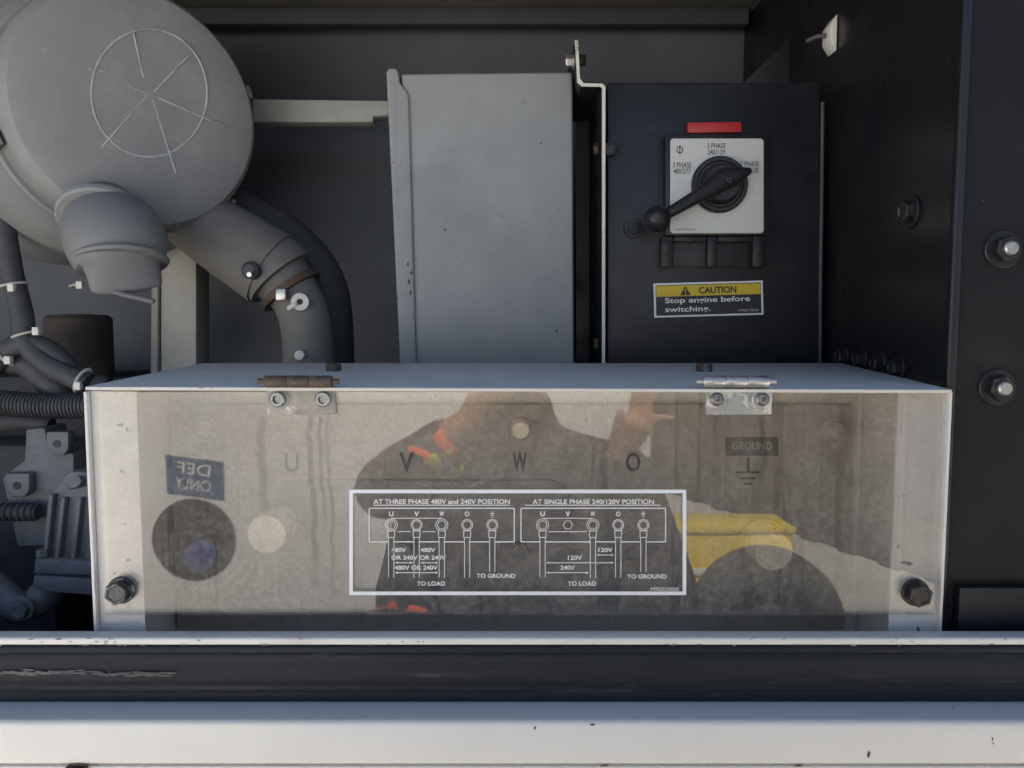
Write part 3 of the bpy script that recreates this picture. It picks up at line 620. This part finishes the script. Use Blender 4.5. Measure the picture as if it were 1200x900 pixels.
st = empty('phase_switch', P(840, 313, PY), 'rotary phase selector with silver plate and black ball-ended handle', 'switch')
quadpx('switch_body', [(780, 158), (782, 156.5), (898, 156.5), (900, 158.5), (898.5, 276), (780, 276)], PY - 0.016, 0.0155, 'black_plastic', st, 0.002)
quadpx('switch_tab', [(806, 143.2), (869, 142.4), (869.3, 155), (806.3, 155.8)], PY - 0.010, 0.0095, 'red_plastic', st, 0.0012)
SY = PY - 0.0175
plate = prism('dial_plate', rrect(785.6, 162.2, 895, 273.4, 4, SY), (0, 0.0016, 0), 'switch_plate', st, 0.0003, 1)
for s, r_ in (('3 PHASE', (828.7, 167.7, 850.5, 173.8)), ('240/139', (829.3, 175.2, 849.5, 181.2)), ('3 PHASE', (788.5, 190.2, 810.2, 196.4)), ('480/277', (789.2, 197.6, 809.5, 203.8)),
        ('1 PHASE', (868.7, 189, 889.3, 195)), ('240/120', (868.7, 196.4, 889, 202.5)), ('Kraus & Naimer', (791.7, 267.3, 815, 269.9))):
    text(s, r_, SY - 0.0003, 'print_black', plate, 0.006)
k = Print(SY - 0.0003); k.ring(796.7, 175.5, 3.6, 1.1); k.bar(796.7, 170, 796.7, 181, 1.1); k.build('printed_mark', 'print_black', plate)
# lower terminal shroud: frame and three posts
quadpx('shroud_back', [(776, 276.5), (896, 276.5), (896, 313), (775, 313)], PY - 0.004, 0.0038, 'black_plastic', st, 0.0006)
for x0_, x1_ in ((775, 789), (829, 841), (882, 896)):
    pf = boxpx('shroud_post', x0_, 277, x1_, 313, PY - 0.016, 0.0118, 'black_plastic', st, 0.0012)
    boxpx('post_clip', x0_ + 3, 282, x1_ - 3, 298, PY - 0.0185, 0.0024, 'black_plastic', pf, 0.0008)
boxpx('shroud_bar', 789.5, 277, 828.5, 283, PY - 0.012, 0.0078, 'black_plastic', st, 0.0008); boxpx('shroud_bar', 841.5, 277, 881.5, 283, PY - 0.012, 0.0078, 'black_plastic', st, 0.0008)
c = P(842.3, 217, SY); r = S(32, SY)
dial = lathe('dial', [(0, 0), (r, 0), (r, 0.006), (r * 0.95, 0.008), (r * 0.84, 0.008), (r * 0.80, 0.0065), (r * 0.72, 0.0065), (r * 0.66, 0.016), (r * 0.6, 0.018), (0, 0.018)], c, (0, -1, 0), 'black_plastic', st, 48)
HY = SY - 0.022
pa, pb, pc_, pd = P(877, 200.5, HY), P(846, 211, HY), P(812, 233, HY - 0.006), P(783, 250, HY - 0.010)
hd = tube('handle', [pa, P(860, 206, HY), pb, P(828, 224, HY - 0.003), pc_, pd], [(0.0045, 0.004), (0.0115, 0.007), (0.0125, 0.0085), (0.0105, 0.008), (0.0078, 0.007), (0.0062, 0.006)], 'black_plastic', st, 16, True, up=(0.5, 0, 0.86))
ball = P(770.5, 256.5, HY - 0.012); br_ = S(15, HY)
lathe('ball_knob', [(0, -br_)] + [(br_ * math.sin(R(t_)), -br_ * math.cos(R(t_))) for t_ in range(15, 166, 15)] + [(br_ * 0.2, br_ * 0.97), (0, br_ * 0.93)], ball, (-0.3, -1, 0), 'black_plastic', hd, 28)
lathe('handle_screw', [(0, 0), (0.0042, 0), (0.0042, 0.003), (0.002, 0.0034), (0, 0.0022)], P(852, 212, HY) + Vector((0, -0.0075, 0)), (0, -1, 0), 'dark_bolt', hd, 18)

# ================================================================== AIR CLEANER
AO = P(166, 128, 0.27); AX = Vector((0.66, -0.74, -0.04)).normalized()
ac = empty('air_cleaner', AO + Vector((-0.05, 0.1, -0.19)), 'big dusty glare-lightened plastic air cleaner drum with round end cap', 'air cleaner')
r = S(140, 0.27)
lathe('end_cap', [(0, 0.010), (r * 0.5, 0.009), (r * 0.80, 0.006), (r * 0.93, 0.0), (r * 0.985, -0.012), (r, -0.03), (r, -0.075), (r * 0.98, -0.08)], AO, AX, 'dusty_glare_plastic', ac, 72)
lathe('drum', [(0, -0.06), (r * 1.03, -0.06), (r * 1.05, -0.064), (r * 1.05, -0.082), (r * 1.02, -0.088), (r * 1.04, -0.094), (r * 1.12, -0.10), (r * 1.18, -0.12), (r * 1.22, -0.17), (r * 1.20, -0.20), (r * 1.22, -0.23), (r * 1.22, -0.40), (0, -0.40)], AO, AX, 'dusty_glare_plastic', ac, 72)
x_, y_, a_ = frame_of(AX)
ec = [o for o in ac.children if o.name.startswith('end_cap')][0]
def cap_pt(px, py):
    d = P(px, py, 0) - Vector((0, CAMY, 0)); o_ = Vector((0, CAMY, 0)); tt = ((AO + AX * 0.0088) - o_).dot(AX) / d.dot(AX); return o_ + d * tt
k_ = []
for (x0_, y0_, x1_, y1_) in ((181, 107, 221, 66), (172, 112, 120, 172), (186, 115, 264, 148), (179, 117, 206, 202), (156, 36, 168, 90), (105, 80, 125, 84), (150, 100, 172, 110)):
    k_.append(tube('moulded_rib', [cap_pt(x0_, y0_), cap_pt(x1_, y1_)], 0.0014, 'scratch', ec, 8, True))
ring = [cap_pt(175 + 68 * math.cos(R(t_)), 109 + 75 * math.sin(R(t_))) for t_ in range(0, 361, 8)]
tube('moulded_ring', ring, 0.0014, 'scratch', ec, 8)
for ang in (20, 75, 200, 250, 320):
    rd = x_ * math.cos(R(ang)) + y_ * math.sin(R(ang)); tg_ = AX.cross(rd)
    o_ = AO + rd * (r * 1.005) - AX * 0.075
    lt = prism('latch', [o_ + tg_ * u + rd * 0.002 for u in (-0.010, 0.010)] + [o_ + tg_ * u + rd * 0.002 + AX * 0.052 for u in (0.008, -0.008)], rd * 0.006, 'dusty_rubber', ac, 0.0012)
# rubber dust valve under the cap
dv = tube('dust_valve', [P(120, 248, 0.245), P(124, 258, 0.236), P(130, 268, 0.222), P(137, 284, 0.207), P(140, 298, 0.200), P(143, 308, 0.198), P(144, 311, 0.197), P(146, 322, 0.196), P(149, 336, 0.194)],
     [(0.040, 0.036), (0.046, 0.040), (0.051, 0.046), (0.053, 0.050), (0.050, 0.046), (0.046, 0.040), (0.039, 0.034), (0.037, 0.024), (0.036, 0.008)], 'dusty_rubber', ac, 36, True, up=(0.93, -0.1, -0.35))
lathe('valve_collar', [(0.034, -0.006), (0.049, -0.006), (0.0515, -0.003), (0.0515, 0.003), (0.049, 0.006), (0.034, 0.006)], P(124, 258, 0.236), (0.12, -0.62, -0.78), 'dusty_glare_plastic', dv, 40)
lathe('valve_rim', [(0.030, -0.003), (0.0475, -0.003), (0.0495, 0.0), (0.0475, 0.003), (0.030, 0.003)], P(142, 305, 0.1985), (0.12, -0.22, -0.97), 'dusty_rubber', dv, 40)
tube('valve_lip', [P(108, 333, 0.19), P(145, 345, 0.186), P(179, 353, 0.19)], [(0.0045, 0.003)] * 3, 'dusty_rubber', dv, 10, True)

# ================================================================== INTAKE HOSE
ih = empty('intake_hose', P(362, 440, 0.36), 'grey rubber intake elbow bending down below the air cleaner', 'hose')
hp = curve_pts([P(205, 240, 0.37), P(245, 268, 0.365), P(290, 297, 0.36), P(318, 315, 0.36)], 6)
tube('inlet_cone', hp, [0.040 + 0.012 * math.sin(i / (len(hp) - 1) * 1.4) for i in range(len(hp))], 'hose_grey', ih, 28)
hp = curve_pts([P(312, 312, 0.36), P(334, 330, 0.36), P(352, 358, 0.36), P(360, 392, 0.36), P(362, 440, 0.36)], 7)
tube('elbow', hp, [0.043 - 0.010 * min(1, i / 12) + (0.004 if i in (2, 3) else 0) for i in range(len(hp))], 'hose_grey', ih, 28)
hp = curve_pts([P(306, 309, 0.36), P(322, 318, 0.36), P(330, 326, 0.36)], 4)
tube('hose_clamp', hp, 0.049, 'hose_grey', ih, 28)
hp = curve_pts([P(235, 235, 0.45), P(330, 280, 0.45), P(378, 340, 0.45), P(386, 440, 0.45)], 8)
tube('rear_hose', hp, 0.036, 'loom_black', ih, 24)
hb = curve_pts([P(338, 336, 0.36), P(343, 343, 0.36)], 3)
hq = tube('band_clamp', hb, 0.0435, 'rusty_metal', ih, 36)
box('clamp_housing', *[v for pair in ((P(322, 340, 0.31).x, P(334, 340, 0.31).x), (0.312, 0.322), (P(328, 352, 0.31).z, P(328, 338, 0.31).z)) for v in pair], 'zinc', hq, 0.0015)
c = P(295, 317, 0.306); lathe('clamp_boss', [(0, 0), (0.011, 0), (0.011, 0.012), (0.007, 0.016), (0, 0.016)], c + Vector((0, 0.008, 0)), (-0.1, -1, 0), 'loom_black', ih, 24)
lathe('clamp_screw', [(0, 0), (0.003, 0), (0.003, 0.004), (0, 0.004)], P(293, 322, 0.292), (0, -1, 0), 'chrome', ih, 16)
lathe('steel_washer', [(0.004, 0), (0.011, 0), (0.011, 0.003), (0.004, 0.003), (0.004, 0)], P(351.5, 354, 0.322), (0.2, -1, 0.1), 'tie_white', ih, 24)
tube('clamp_tail', [P(346, 357, 0.318), P(339, 361, 0.318)], 0.0035, 'tie_white', ih, 8, True)
lathe('steel_bolt', [(0, 0), (0.006, 0), (0.006, 0.006), (0, 0.007)], P(352, 416, 0.322), (0, -1, 0), 'tie_white', ih, 18)

# ================================================================== ENGINE SIDE, LOWER LEFT
eng = empty('engine_block', P(-60, 820, 0.55), 'dark cast engine side behind the wiring', 'engine')
box('crankcase', -1.40, P(178, 500, 0.50).x, 0.50, 0.64, -0.52, P(90, 440, 0.50).z, 'inner_dark', eng, 0.01)
box('side_cover', -1.35, P(60, 600, 0.42).x, 0.42, 0.499, -0.50, P(0, 520, 0.42).z, 'loom_black', eng, 0.012)
lathe('filter_can', [(0, 0), (0.042, 0), (0.045, 0.004), (0.045, 0.09), (0.040, 0.095), (0, 0.097)], P(95, 445, 0.47), (0, 0, 1), 'loom_brown', eng, 32)
br2 = empty('engine_bracket', P(50, 690, 0.33), 'grey cast bracket with two drilled tabs beside the terminal box', 'bracket')
quadpx('bracket_body', [(30, 503), (52, 501), (56, 520), (86, 532), (88, 640), (20, 640), (2, 560), (28, 540)], 0.32, 0.05, 'cast_alu', br2, 0.003)
for (px, py, hw) in ((67, 520, 13), (20, 569, 14)):
    q = [(px - hw, py - 14), (px + hw, py - 14), (px + hw, py + 6), (px + hw * 0.6, py + 14), (px - hw * 0.6, py + 14), (px - hw, py + 6)]
    tb_ = quadpx('drilled_tab', q, 0.305, 0.014, 'cast_alu', br2, 0.002)
    lathe('tab_hole', [(0, 0), (0.0052, 0), (0.0052, 0.0008), (0, 0.0009)], P(px, py, 0.3049), (0, -1, 0), 'pocket_black', tb_, 20)
fh = empty('finned_housing', P(85, 700, 0.28), 'grey finned housing with bolted flange left of the terminal box', 'housing')
quadpx('housing_body', [(60, 578), (72, 562), (135, 562), (135, 665), (48, 665)], 0.26, 0.07, 'cast_alu', fh, 0.003)
for x in (57, 71, 90, 108):
    quadpx('fin', [(x, 580 if x < 60 else 584), (x + 5, 580 if x < 60 else 584), (x - 3, 660), (x - 8, 660)], 0.250, 0.012, 'cast_alu', fh, 0.001)
quadpx('flange', [(41, 654), (135, 660), (135, 676), (39, 672)], 0.245, 0.08, 'cast_alu', fh, 0.002)
quadpx('flange', [(39, 674), (135, 679), (135, 700), (52, 694), (37, 690)], 0.248, 0.08, 'cast_alu', fh, 0.003)
quadpx('flange_cap', [(70, 560), (84, 552), (130, 556), (130, 564), (78, 575)], 0.252, 0.05, 'cast_alu', fh, 0.003)
hexbolt('flange_bolt', P(50, 650, 0.25), (0, 0, 1), 0.007, 0.007, 'cast_alu', fh)
lathe('cap_bolt', [(0, 0), (0.007, 0), (0.007, 0.010), (0, 0.011)], P(93, 565, 0.251), (0, -1, 0.3), 'cast_alu', fh, 18)
tube('lower_arm', [P(60, 690, 0.29), P(45, 705, 0.285), P(28, 715, 0.28), P(-10, 690, 0.28), P(-60, 660, 0.29)], [0.02, 0.02, 0.018, 0.022, 0.026], 'cast_alu', fh, 16, True)
hexbolt('arm_bolt', P(27, 713, 0.262), (0, -1, 0), 0.0105, 0.008, 'cast_alu', fh, 0.015, 'cast_alu')
wh_ = empty('wiring_harness', P(30, 490, 0.30), 'black wiring loom with white cable ties and corrugated conduit', 'wiring')
n = 70; path = []; rad = []
for i in range(n * 2):
    px = -30 + (150) * i / (n * 2 - 1); path.append(P(px, 472 + 4 * math.sin(px / 45), 0.285)); rad.append(S(13.2 if (i // 2) % 2 else 15.2, 0.285))
tube('conduit', path, rad, 'loom_black', wh_, 20, angle=20)
path = []; rad = []
for i in range(60): path.append(P(-30 + 75 * i / 59, 600, 0.30)); rad.append(S(9 if (i // 3) % 2 else 11, 0.30))
tube('conduit', path, rad, 'loom_black', wh_, 18, angle=20)
l1 = tube('cable', curve_pts([P(2, 250, 0.33), P(14, 320, 0.32), P(26, 370, 0.31), P(30, 400, 0.305), P(60, 430, 0.30), P(104, 450, 0.295)]), 0.0135, 'loom_black', wh_, 16)
tube('cable', curve_pts([P(-20, 440, 0.31), P(20, 405, 0.305), P(55, 410, 0.31), P(90, 440, 0.31), P(125, 455, 0.31)]), 0.014, 'loom_black', wh_, 16)
tube('cable', curve_pts([P(-20, 420, 0.33), P(30, 425, 0.32), P(60, 450, 0.315), P(80, 470, 0.32)]), 0.018, 'loom_black', wh_, 16)
tube('cable', curve_pts([P(-20, 500, 0.36), P(30, 494, 0.35), P(60, 500, 0.35)]), 0.012, 'loom_black', wh_, 16)
def tie(px, py, Y, rx, ax, hx, hy):
    c = P(px, py, Y); x1_, y1_, a1_ = frame_of(ax)
    t_ = tube('cable_tie', [c + (x1_ * math.cos(R(q)) + y1_ * math.sin(R(q))) * rx for q in range(0, 361, 20)], [(0.0016, 0.003)] * 19, 'tie_white', wh_, 8, up=ax)
    h = P(hx, hy, Y - rx); b_ = box('tie_head', h.x - 0.004, h.x + 0.004, h.y - 0.004, h.y + 0.004, h.z - 0.005, h.z + 0.005, 'tie_white', t_, 0.001)
tie(16, 334, 0.318, 0.0145, (0.2, 0, -1), 14, 337); tie(31, 392, 0.306, 0.0150, (0.3, 0, -1), 43, 388); tie(8, 415, 0.306, 0.0155, (1, 0, 0.7), 10, 422)
tie(97, 446, 0.296, 0.0150, (1, 0, -0.5), 92, 452); tie(93, 334, 0.36, 0.010, (0.2, 0, -1), 94, 334)

# ================================================================== WHAT STANDS IN FRONT AND SHOWS IN THE COVER
OY = 2.0
tg = empty('parked_generator', (-1.2, -OY - 0.5, GZ), 'white parked generator with blue filler label, seen mirrored in the clear cover', 'generator')
xr = PM(764, 500, OY).x
body = box('machine_body', -3.2, PM(640, 500, OY).x, -OY - 0.7, -OY, GZ + 0.35, -0.08, 'machine_white', tg, 0.01)
box('end_section', PM(640, 500, OY).x + 0.002, xr, -OY - 0.4, -OY - 0.004, PM(700, 536, OY).z, -0.14, 'machine_white', tg, 0.008)
box('chassis', -3.1, xr - 0.1, -OY - 0.6, -OY - 0.05, GZ, GZ + 0.348, 'inner_dark', tg, 0.01)
pts = [PM(x, y, OY - 0.003) for x, y in ((194, 533), (262, 541), (263, 586), (196, 577))]
lb = prism('filler_label', pts, (0, -0.002, 0), 'def_blue', tg, 0.0)
text('DEF', (207, 543, 246, 556), OY - 0.0045, 'print_white', lb, 0.005, -7, (229, 559), flip=True, mirror=True)
text('ONLY', (206, 561, 249, 574), OY - 0.0045, 'print_white', lb, 0.005, -7, (229, 559), flip=True, mirror=True)
c = PM(228, 632, OY); rr_ = 48 / F * (OY - CAMY)
pk = lathe('filler_pocket', [(0, 0.001), (rr_ * 0.985, 0.001), (rr_, 0.004), (rr_ * 1.03, 0.003), (rr_ * 1.04, 0.0005)], c, (0, 1, 0), 'pocket_black', tg, 48)
lathe('filler_cap', [(0, 0), (0.055, 0), (0.055, 0.016), (0.048, 0.02), (0.02, 0.02), (0.02, 0.026), (0, 0.026)], PM(237, 651, OY - 0.003), (0.05, 1, 0.1), 'cap_blue', pk, 24)
# yellow storage bin, wheel, dark container
yb0, yb1 = PM(735, 613, 3.0), PM(931, 613, 3.0)
bn = empty('yellow_bin', (0.8, -3.12, GZ), 'yellow storage bin with a pale band standing on the concrete, mirrored in the cover', 'bin')
box('bin_body', yb0.x, yb1.x, -3.25, -3.0, GZ, yb0.z - 0.01, 'bin_yellow', bn, 0.02)
box('bin_rim', yb0.x - 0.006, yb1.x + 0.006, -2.999, -2.988, yb0.z - 0.045, yb0.z - 0.012, 'bin_yellow', bn, 0.004)
box('bin_band', yb0.x, yb1.x, -2.998, -2.99, PM(800, 674, 3.0).z, PM(800, 666, 3.0).z, 'machine_white', bn, 0.002)
wr_ = 0.325; wc = PM(905, 740, 2.6); wc.z = GZ + wr_
wl_ = empty('trailer_wheel', (wc.x, wc.y, GZ), 'black tyre standing on the concrete before the yellow bin, mirrored in the cover', 'wheel')
lathe('tyre', [(wr_ * 0.58, 0.0), (wr_ * 0.62, 0.02), (wr_ * 0.85, 0.03), (wr_ * 0.97, 0.01), (wr_, -0.03), (wr_, -0.15), (wr_ * 0.97, -0.19), (wr_ * 0.85, -0.21), (wr_ * 0.6, -0.2), (wr_ * 0.58, -0.18)], wc, (0, 1, 0), 'tyre', wl_, 56)
lathe('rim', [(0, -0.05), (wr_ * 0.2, -0.05), (wr_ * 0.24, -0.07), (wr_ * 0.5, -0.07), (wr_ * 0.59, -0.01), (wr_ * 0.59, -0.17), (0, -0.17)], wc, (0, 1, 0), 'inner_dark', wl_, 40)
A = PM(770, 565, 7.4); B = PM(1052, 652, 4.9)
p1 = Vector((1.3, -7.3, GZ)); p2 = Vector((2.62, -4.35, GZ))
dirw = (p2 - p1).normalized(); nn = Vector((dirw.y, -dirw.x, 0))
if nn.x < 0: nn = -nn
dc = empty('storage_container', (p1 + p2) / 2 + nn * 1.0, 'dark brown storage container at the edge of the concrete, mirrored in the cover', 'container')
q1 = p1 - dirw * 0.3; q2 = p2 + dirw * 2.0
prism('container_body', [q1, q2, q2 + nn * 2.2, q1 + nn * 2.2], (0, 0, 2.5), 'container_brown', dc, 0.02)
for i in range(14):
    s0 = q1 + dirw * (0.12 + i * 0.36)
    prism('wall_rib', [s0, s0 + dirw * 0.14, s0 + dirw * 0.14 - nn * 0.04, s0 - nn * 0.04], (0, 0, 2.45), 'container_brown', dc, 0.008)

# ------------------------------------------------------------------ the person with the phone
def solid(name, parts, m, parent, voxel=0.006, smooth_it=6):
    """parts: list of (path, radii) merged into one continuous surface"""
    bm = bmesh.new()
    for path, radii in parts:
        along_x = abs((Vector(path[-1]) - Vector(path[0])).normalized().x) > 0.9
        loft_bm(bm, path, radii, 14, True, None if along_x else (1, 0, 0))
    bmesh.ops.recalc_face_normals(bm, faces=bm.faces)
    me = bpy.data.meshes.new(name); bm.to_mesh(me); bm.free()
    o = bpy.data.objects.new('tmp', me); COL.objects.link(o)
    md = o.modifiers.new('r', 'REMESH'); md.mode = 'VOXEL'; md.voxel_size = voxel
    ms = o.modifiers.new('s', 'SMOOTH'); ms.factor = 0.5; ms.iterations = smooth_it
    bpy.context.view_layer.update()
    m2 = bpy.data.meshes.new_from_object(o.evaluated_get(bpy.context.evaluated_depsgraph_get()))
    bpy.data.objects.remove(o); bpy.data.meshes.remove(me)
    return link(name, m2, m, parent, True, 0)
V = Vector
BYp = 1.12
pc = V((0.03, -BYp, 0))
shL, shR = PM(492, 552, BYp), PM(726, 562, BYp)
chest = V((0.03, -BYp, -0.45)); pelv = V((0.03, -BYp - 0.03, -0.82)); neck = V((0.02, -BYp + 0.02, -0.22)); head = V((0.01, -BYp + 0.07, 0.0))
elL = PM(452, 572, 0.90); wrL = V((-0.075, -0.735, -0.175))
elR = PM(782, 690, BYp - 0.02); wrR = PM(722, 535, BYp - 0.16)
per = empty('person', (0.03, -BYp, GZ), 'person in dark sweatshirt with orange and lime stripes holding a phone, mirrored in the cover', 'person')
parts = [([pelv, chest, V((0.03, -BYp, -0.30))], [(0.15, 0.10), (0.16, 0.10), (0.10, 0.08)]),
         ([neck + V((0, 0, -0.04)), neck + V((0, 0.03, 0.08))], [0.058, 0.055]),
         ([head + V((0, 0.0, -0.085)), head + V((0, 0, -0.02)), head + V((0, -0.01, 0.06)), head + V((0, -0.015, 0.095))], [(0.055, 0.065), (0.072, 0.088), (0.075, 0.095), (0.05, 0.065)]),
         ([head + V((0, 0.085, 0.015)), head + V((0, 0.112, -0.02))], [0.010, 0.017]),
         ([head + V((-0.03, 0.082, -0.055)), head + V((0.03, 0.082, -0.055))], [0.009, 0.009]),
         ([head + V((-0.03, 0.084, 0.034)), head + V((0.03, 0.084, 0.034))], [0.012, 0.012])]
for s in (-1, 1): parts.append(([head + V((s * 0.078, -0.01, 0.02)), head + V((s * 0.082, -0.012, -0.03))], [0.014, 0.010]))
for (a0, e0, w0) in ((shL, elL, wrL), (shR, elR, wrR)):
    parts.append(([a0, (a0 + e0) / 2, e0], [0.055, 0.05, 0.042])); parts.append(([e0, e0 * 0.6 + w0 * 0.4, w0], [0.044, 0.042, 0.028]))
# hand on the phone: palm below it, fingers wrapping over its back, thumb at the side
pal = V((-0.030, -0.702, -0.112))
parts.append(([wrL, wrL * 0.4 + pal * 0.6, pal, pal + V((0.02, 0.0, 0.035))], [(0.028, 0.024), (0.036, 0.020), (0.040, 0.018), (0.034, 0.014)]))
for i, (dx, ln) in enumerate(((0.000, 0.85), (0.022, 1.0), (0.044, 0.98), (0.064, 0.8))):
    b0 = pal + V((dx - 0.005, 0.006, 0.020)); parts.append(([b0, b0 + V((0.016, 0.020, 0.022)) * ln, b0 + V((0.030, 0.014, 0.056)) * ln], [0.0100, 0.0092, 0.0080]))
parts.append(([pal + V((-0.025, 0, 0.0)), pal + V((-0.045, 0.0, 0.040)), pal + V((-0.040, -0.004, 0.075))], [0.0130, 0.0110, 0.0090]))
# raised open hand
hd1, hd2, hd3 = PM(733, 516, BYp - 0.19), PM(748, 496, BYp - 0.21), PM(772, 452, BYp - 0.22)
parts.append(([wrR, hd1, hd2], [(0.030, 0.024), (0.040, 0.018), (0.040, 0.016)]))
D = V((0.5, 0.0, 0.86))
for (ox, tx, ty, r_) in ((-10, 744, 442, 0.0095), (-3, 760, 436, 0.0100), (5, 775, 440, 0.0098), (12, 789, 489, 0.0090)):
    b0 = PM(748 + ox, 500 - ox * 0.6, BYp - 0.205); t0 = PM(tx, ty, BYp - 0.235); mm = (b0 + t0) / 2 + V((0.004, -0.010, 0.004))
    parts.append(([b0, mm, t0], [r_ * 1.1, r_, r_ * 0.8]))
parts.append(([hd1 + V((-0.02, 0, 0)), PM(722, 500, BYp - 0.22), PM(727, 482, BYp - 0.235)], [0.013, 0.011, 0.009]))
for s in (-1, 1):
    parts.append(([pelv + V((s * 0.09, 0, -0.02)), V((0.03 + s * 0.11, -BYp + 0.0, -1.18)), V((0.03 + s * 0.12, -BYp - 0.03, GZ + 0.09))], [0.085, 0.058, 0.04]))
    parts.append(([V((0.03 + s * 0.12, -BYp - 0.05, GZ + 0.045)), V((0.03 + s * 0.13, -BYp + 0.15, GZ + 0.035))], [0.045, 0.035]))
bodyp = solid('body', parts, 'skin', per, 0.0065, 4)
sh = [([pelv + V((0, 0, -0.04)), (pelv + chest) / 2, chest, V((0.03, -BYp, -0.31))], [(0.36, 0.15), (0.36, 0.155), (0.31, 0.14), (0.15, 0.105)]),
      ([shL, chest + V((0, 0, 0.13)), shR], [0.085, 0.10, 0.085]),
      ([shL, (shL + elL) / 2, elL], [0.088, 0.08, 0.066]), ([elL, elL * 0.55 + wrL * 0.45, elL * 0.28 + wrL * 0.72], [0.064, 0.054, 0.046]),
      ([shR, (shR + elR) / 2, elR], [0.088, 0.082, 0.072]), ([elR, elR * 0.5 + wrR * 0.5, elR * 0.04 + wrR * 0.96], [0.070, 0.058, 0.044]),
      ([neck + V((0, -0.01, -0.06)), neck + V((0, -0.02, 0.015))], [0.105, 0.080])]
shirt_o = solid('sweatshirt', sh, 'shirt', per, 0.009, 6)
tr = []
for s in (-1, 1): tr.append(([pelv + V((s * 0.08, 0, -0.02)), V((0.03 + s * 0.11, -BYp + 0.0, -1.18)), V((0.03 + s * 0.12, -BYp - 0.03, GZ + 0.10))], [0.12, 0.085, 0.07]))
solid('trousers', tr, 'trousers', per, 0.012, 4)
solid('shoes', [([V((0.03 + s * 0.12, -BYp - 0.07, GZ + 0.052)), V((0.03 + s * 0.13, -BYp + 0.16, GZ + 0.048))], [0.052, 0.048]) for s in (-1, 1)], 'tyre', per, 0.01, 3)
solid('beard', [([head + V((-0.055, 0.03, -0.06)), head + V((-0.03, 0.065, -0.105)), head + V((0.03, 0.065, -0.105)), head + V((0.055, 0.03, -0.06))], [0.028, 0.036, 0.036, 0.028])], 'beard', per, 0.006, 4)
solid('hair', [([head + V((0, -0.02, 0.075)), head + V((0, -0.045, 0.02)), head + V((0, -0.05, -0.03))], [(0.082, 0.095), (0.083, 0.075), (0.075, 0.055)])], 'beard', per, 0.008, 4)
def on_shirt(px, py):
    o_ = Vector((0, -CAMY, 0)); d = PM(px, py, 1.0) - o_
    hit = shirt_o.data
    from mathutils.bvhtree import BVHTree
    global _bvh
    try: _bvh
    except NameError: _bvh = BVHTree.FromPolygons([v.co + WL[shirt_o.name] for v in hit.vertices], [p.vertices[:] for p in hit.polygons])
    loc, nr, ix, di = _bvh.ray_cast(o_, d.normalized())
    return (loc - d.normalized() * 0.003) if loc is not None else PM(px, py, BYp - 0.12)
def stripe(pix, m_, w_=0.012):
    tube('vest_stripe', [on_shirt(x, y) for x, y in pix], [(w_, 0.004)] * len(pix), m_, per, 10, True, up=(1, 0, 0.4))
stripe([(512, 508), (518, 513), (525, 521), (532, 533)], 'vest_orange', 0.014)
stripe([(525, 529), (530, 537), (535, 545), (540, 552)], 'vest_lime', 0.010)
stripe([(482, 525), (490, 527), (498, 530), (503, 534)], 'vest_orange', 0.009)
stripe([(505, 535), (509, 540), (513, 547)], 'vest_lime', 0.015)
stripe([(436, 716), (450, 712), (464, 709)], 'vest_orange', 0.013)
stripe([(480, 712), (489, 714), (500, 717)], 'vest_orange', 0.018)
ph = empty('smartphone', (0.045, -0.676, -0.037), 'black smartphone held level in front of the face', 'phone')
box('phone_body', -0.030, 0.122, -0.682, -0.674, -0.037, 0.037, 'phone_black', ph, 0.003, 3)
box('camera_island', -0.024, 0.012, -0.6735, -0.672, -0.024, 0.024, 'phone_black', ph, 0.0006)
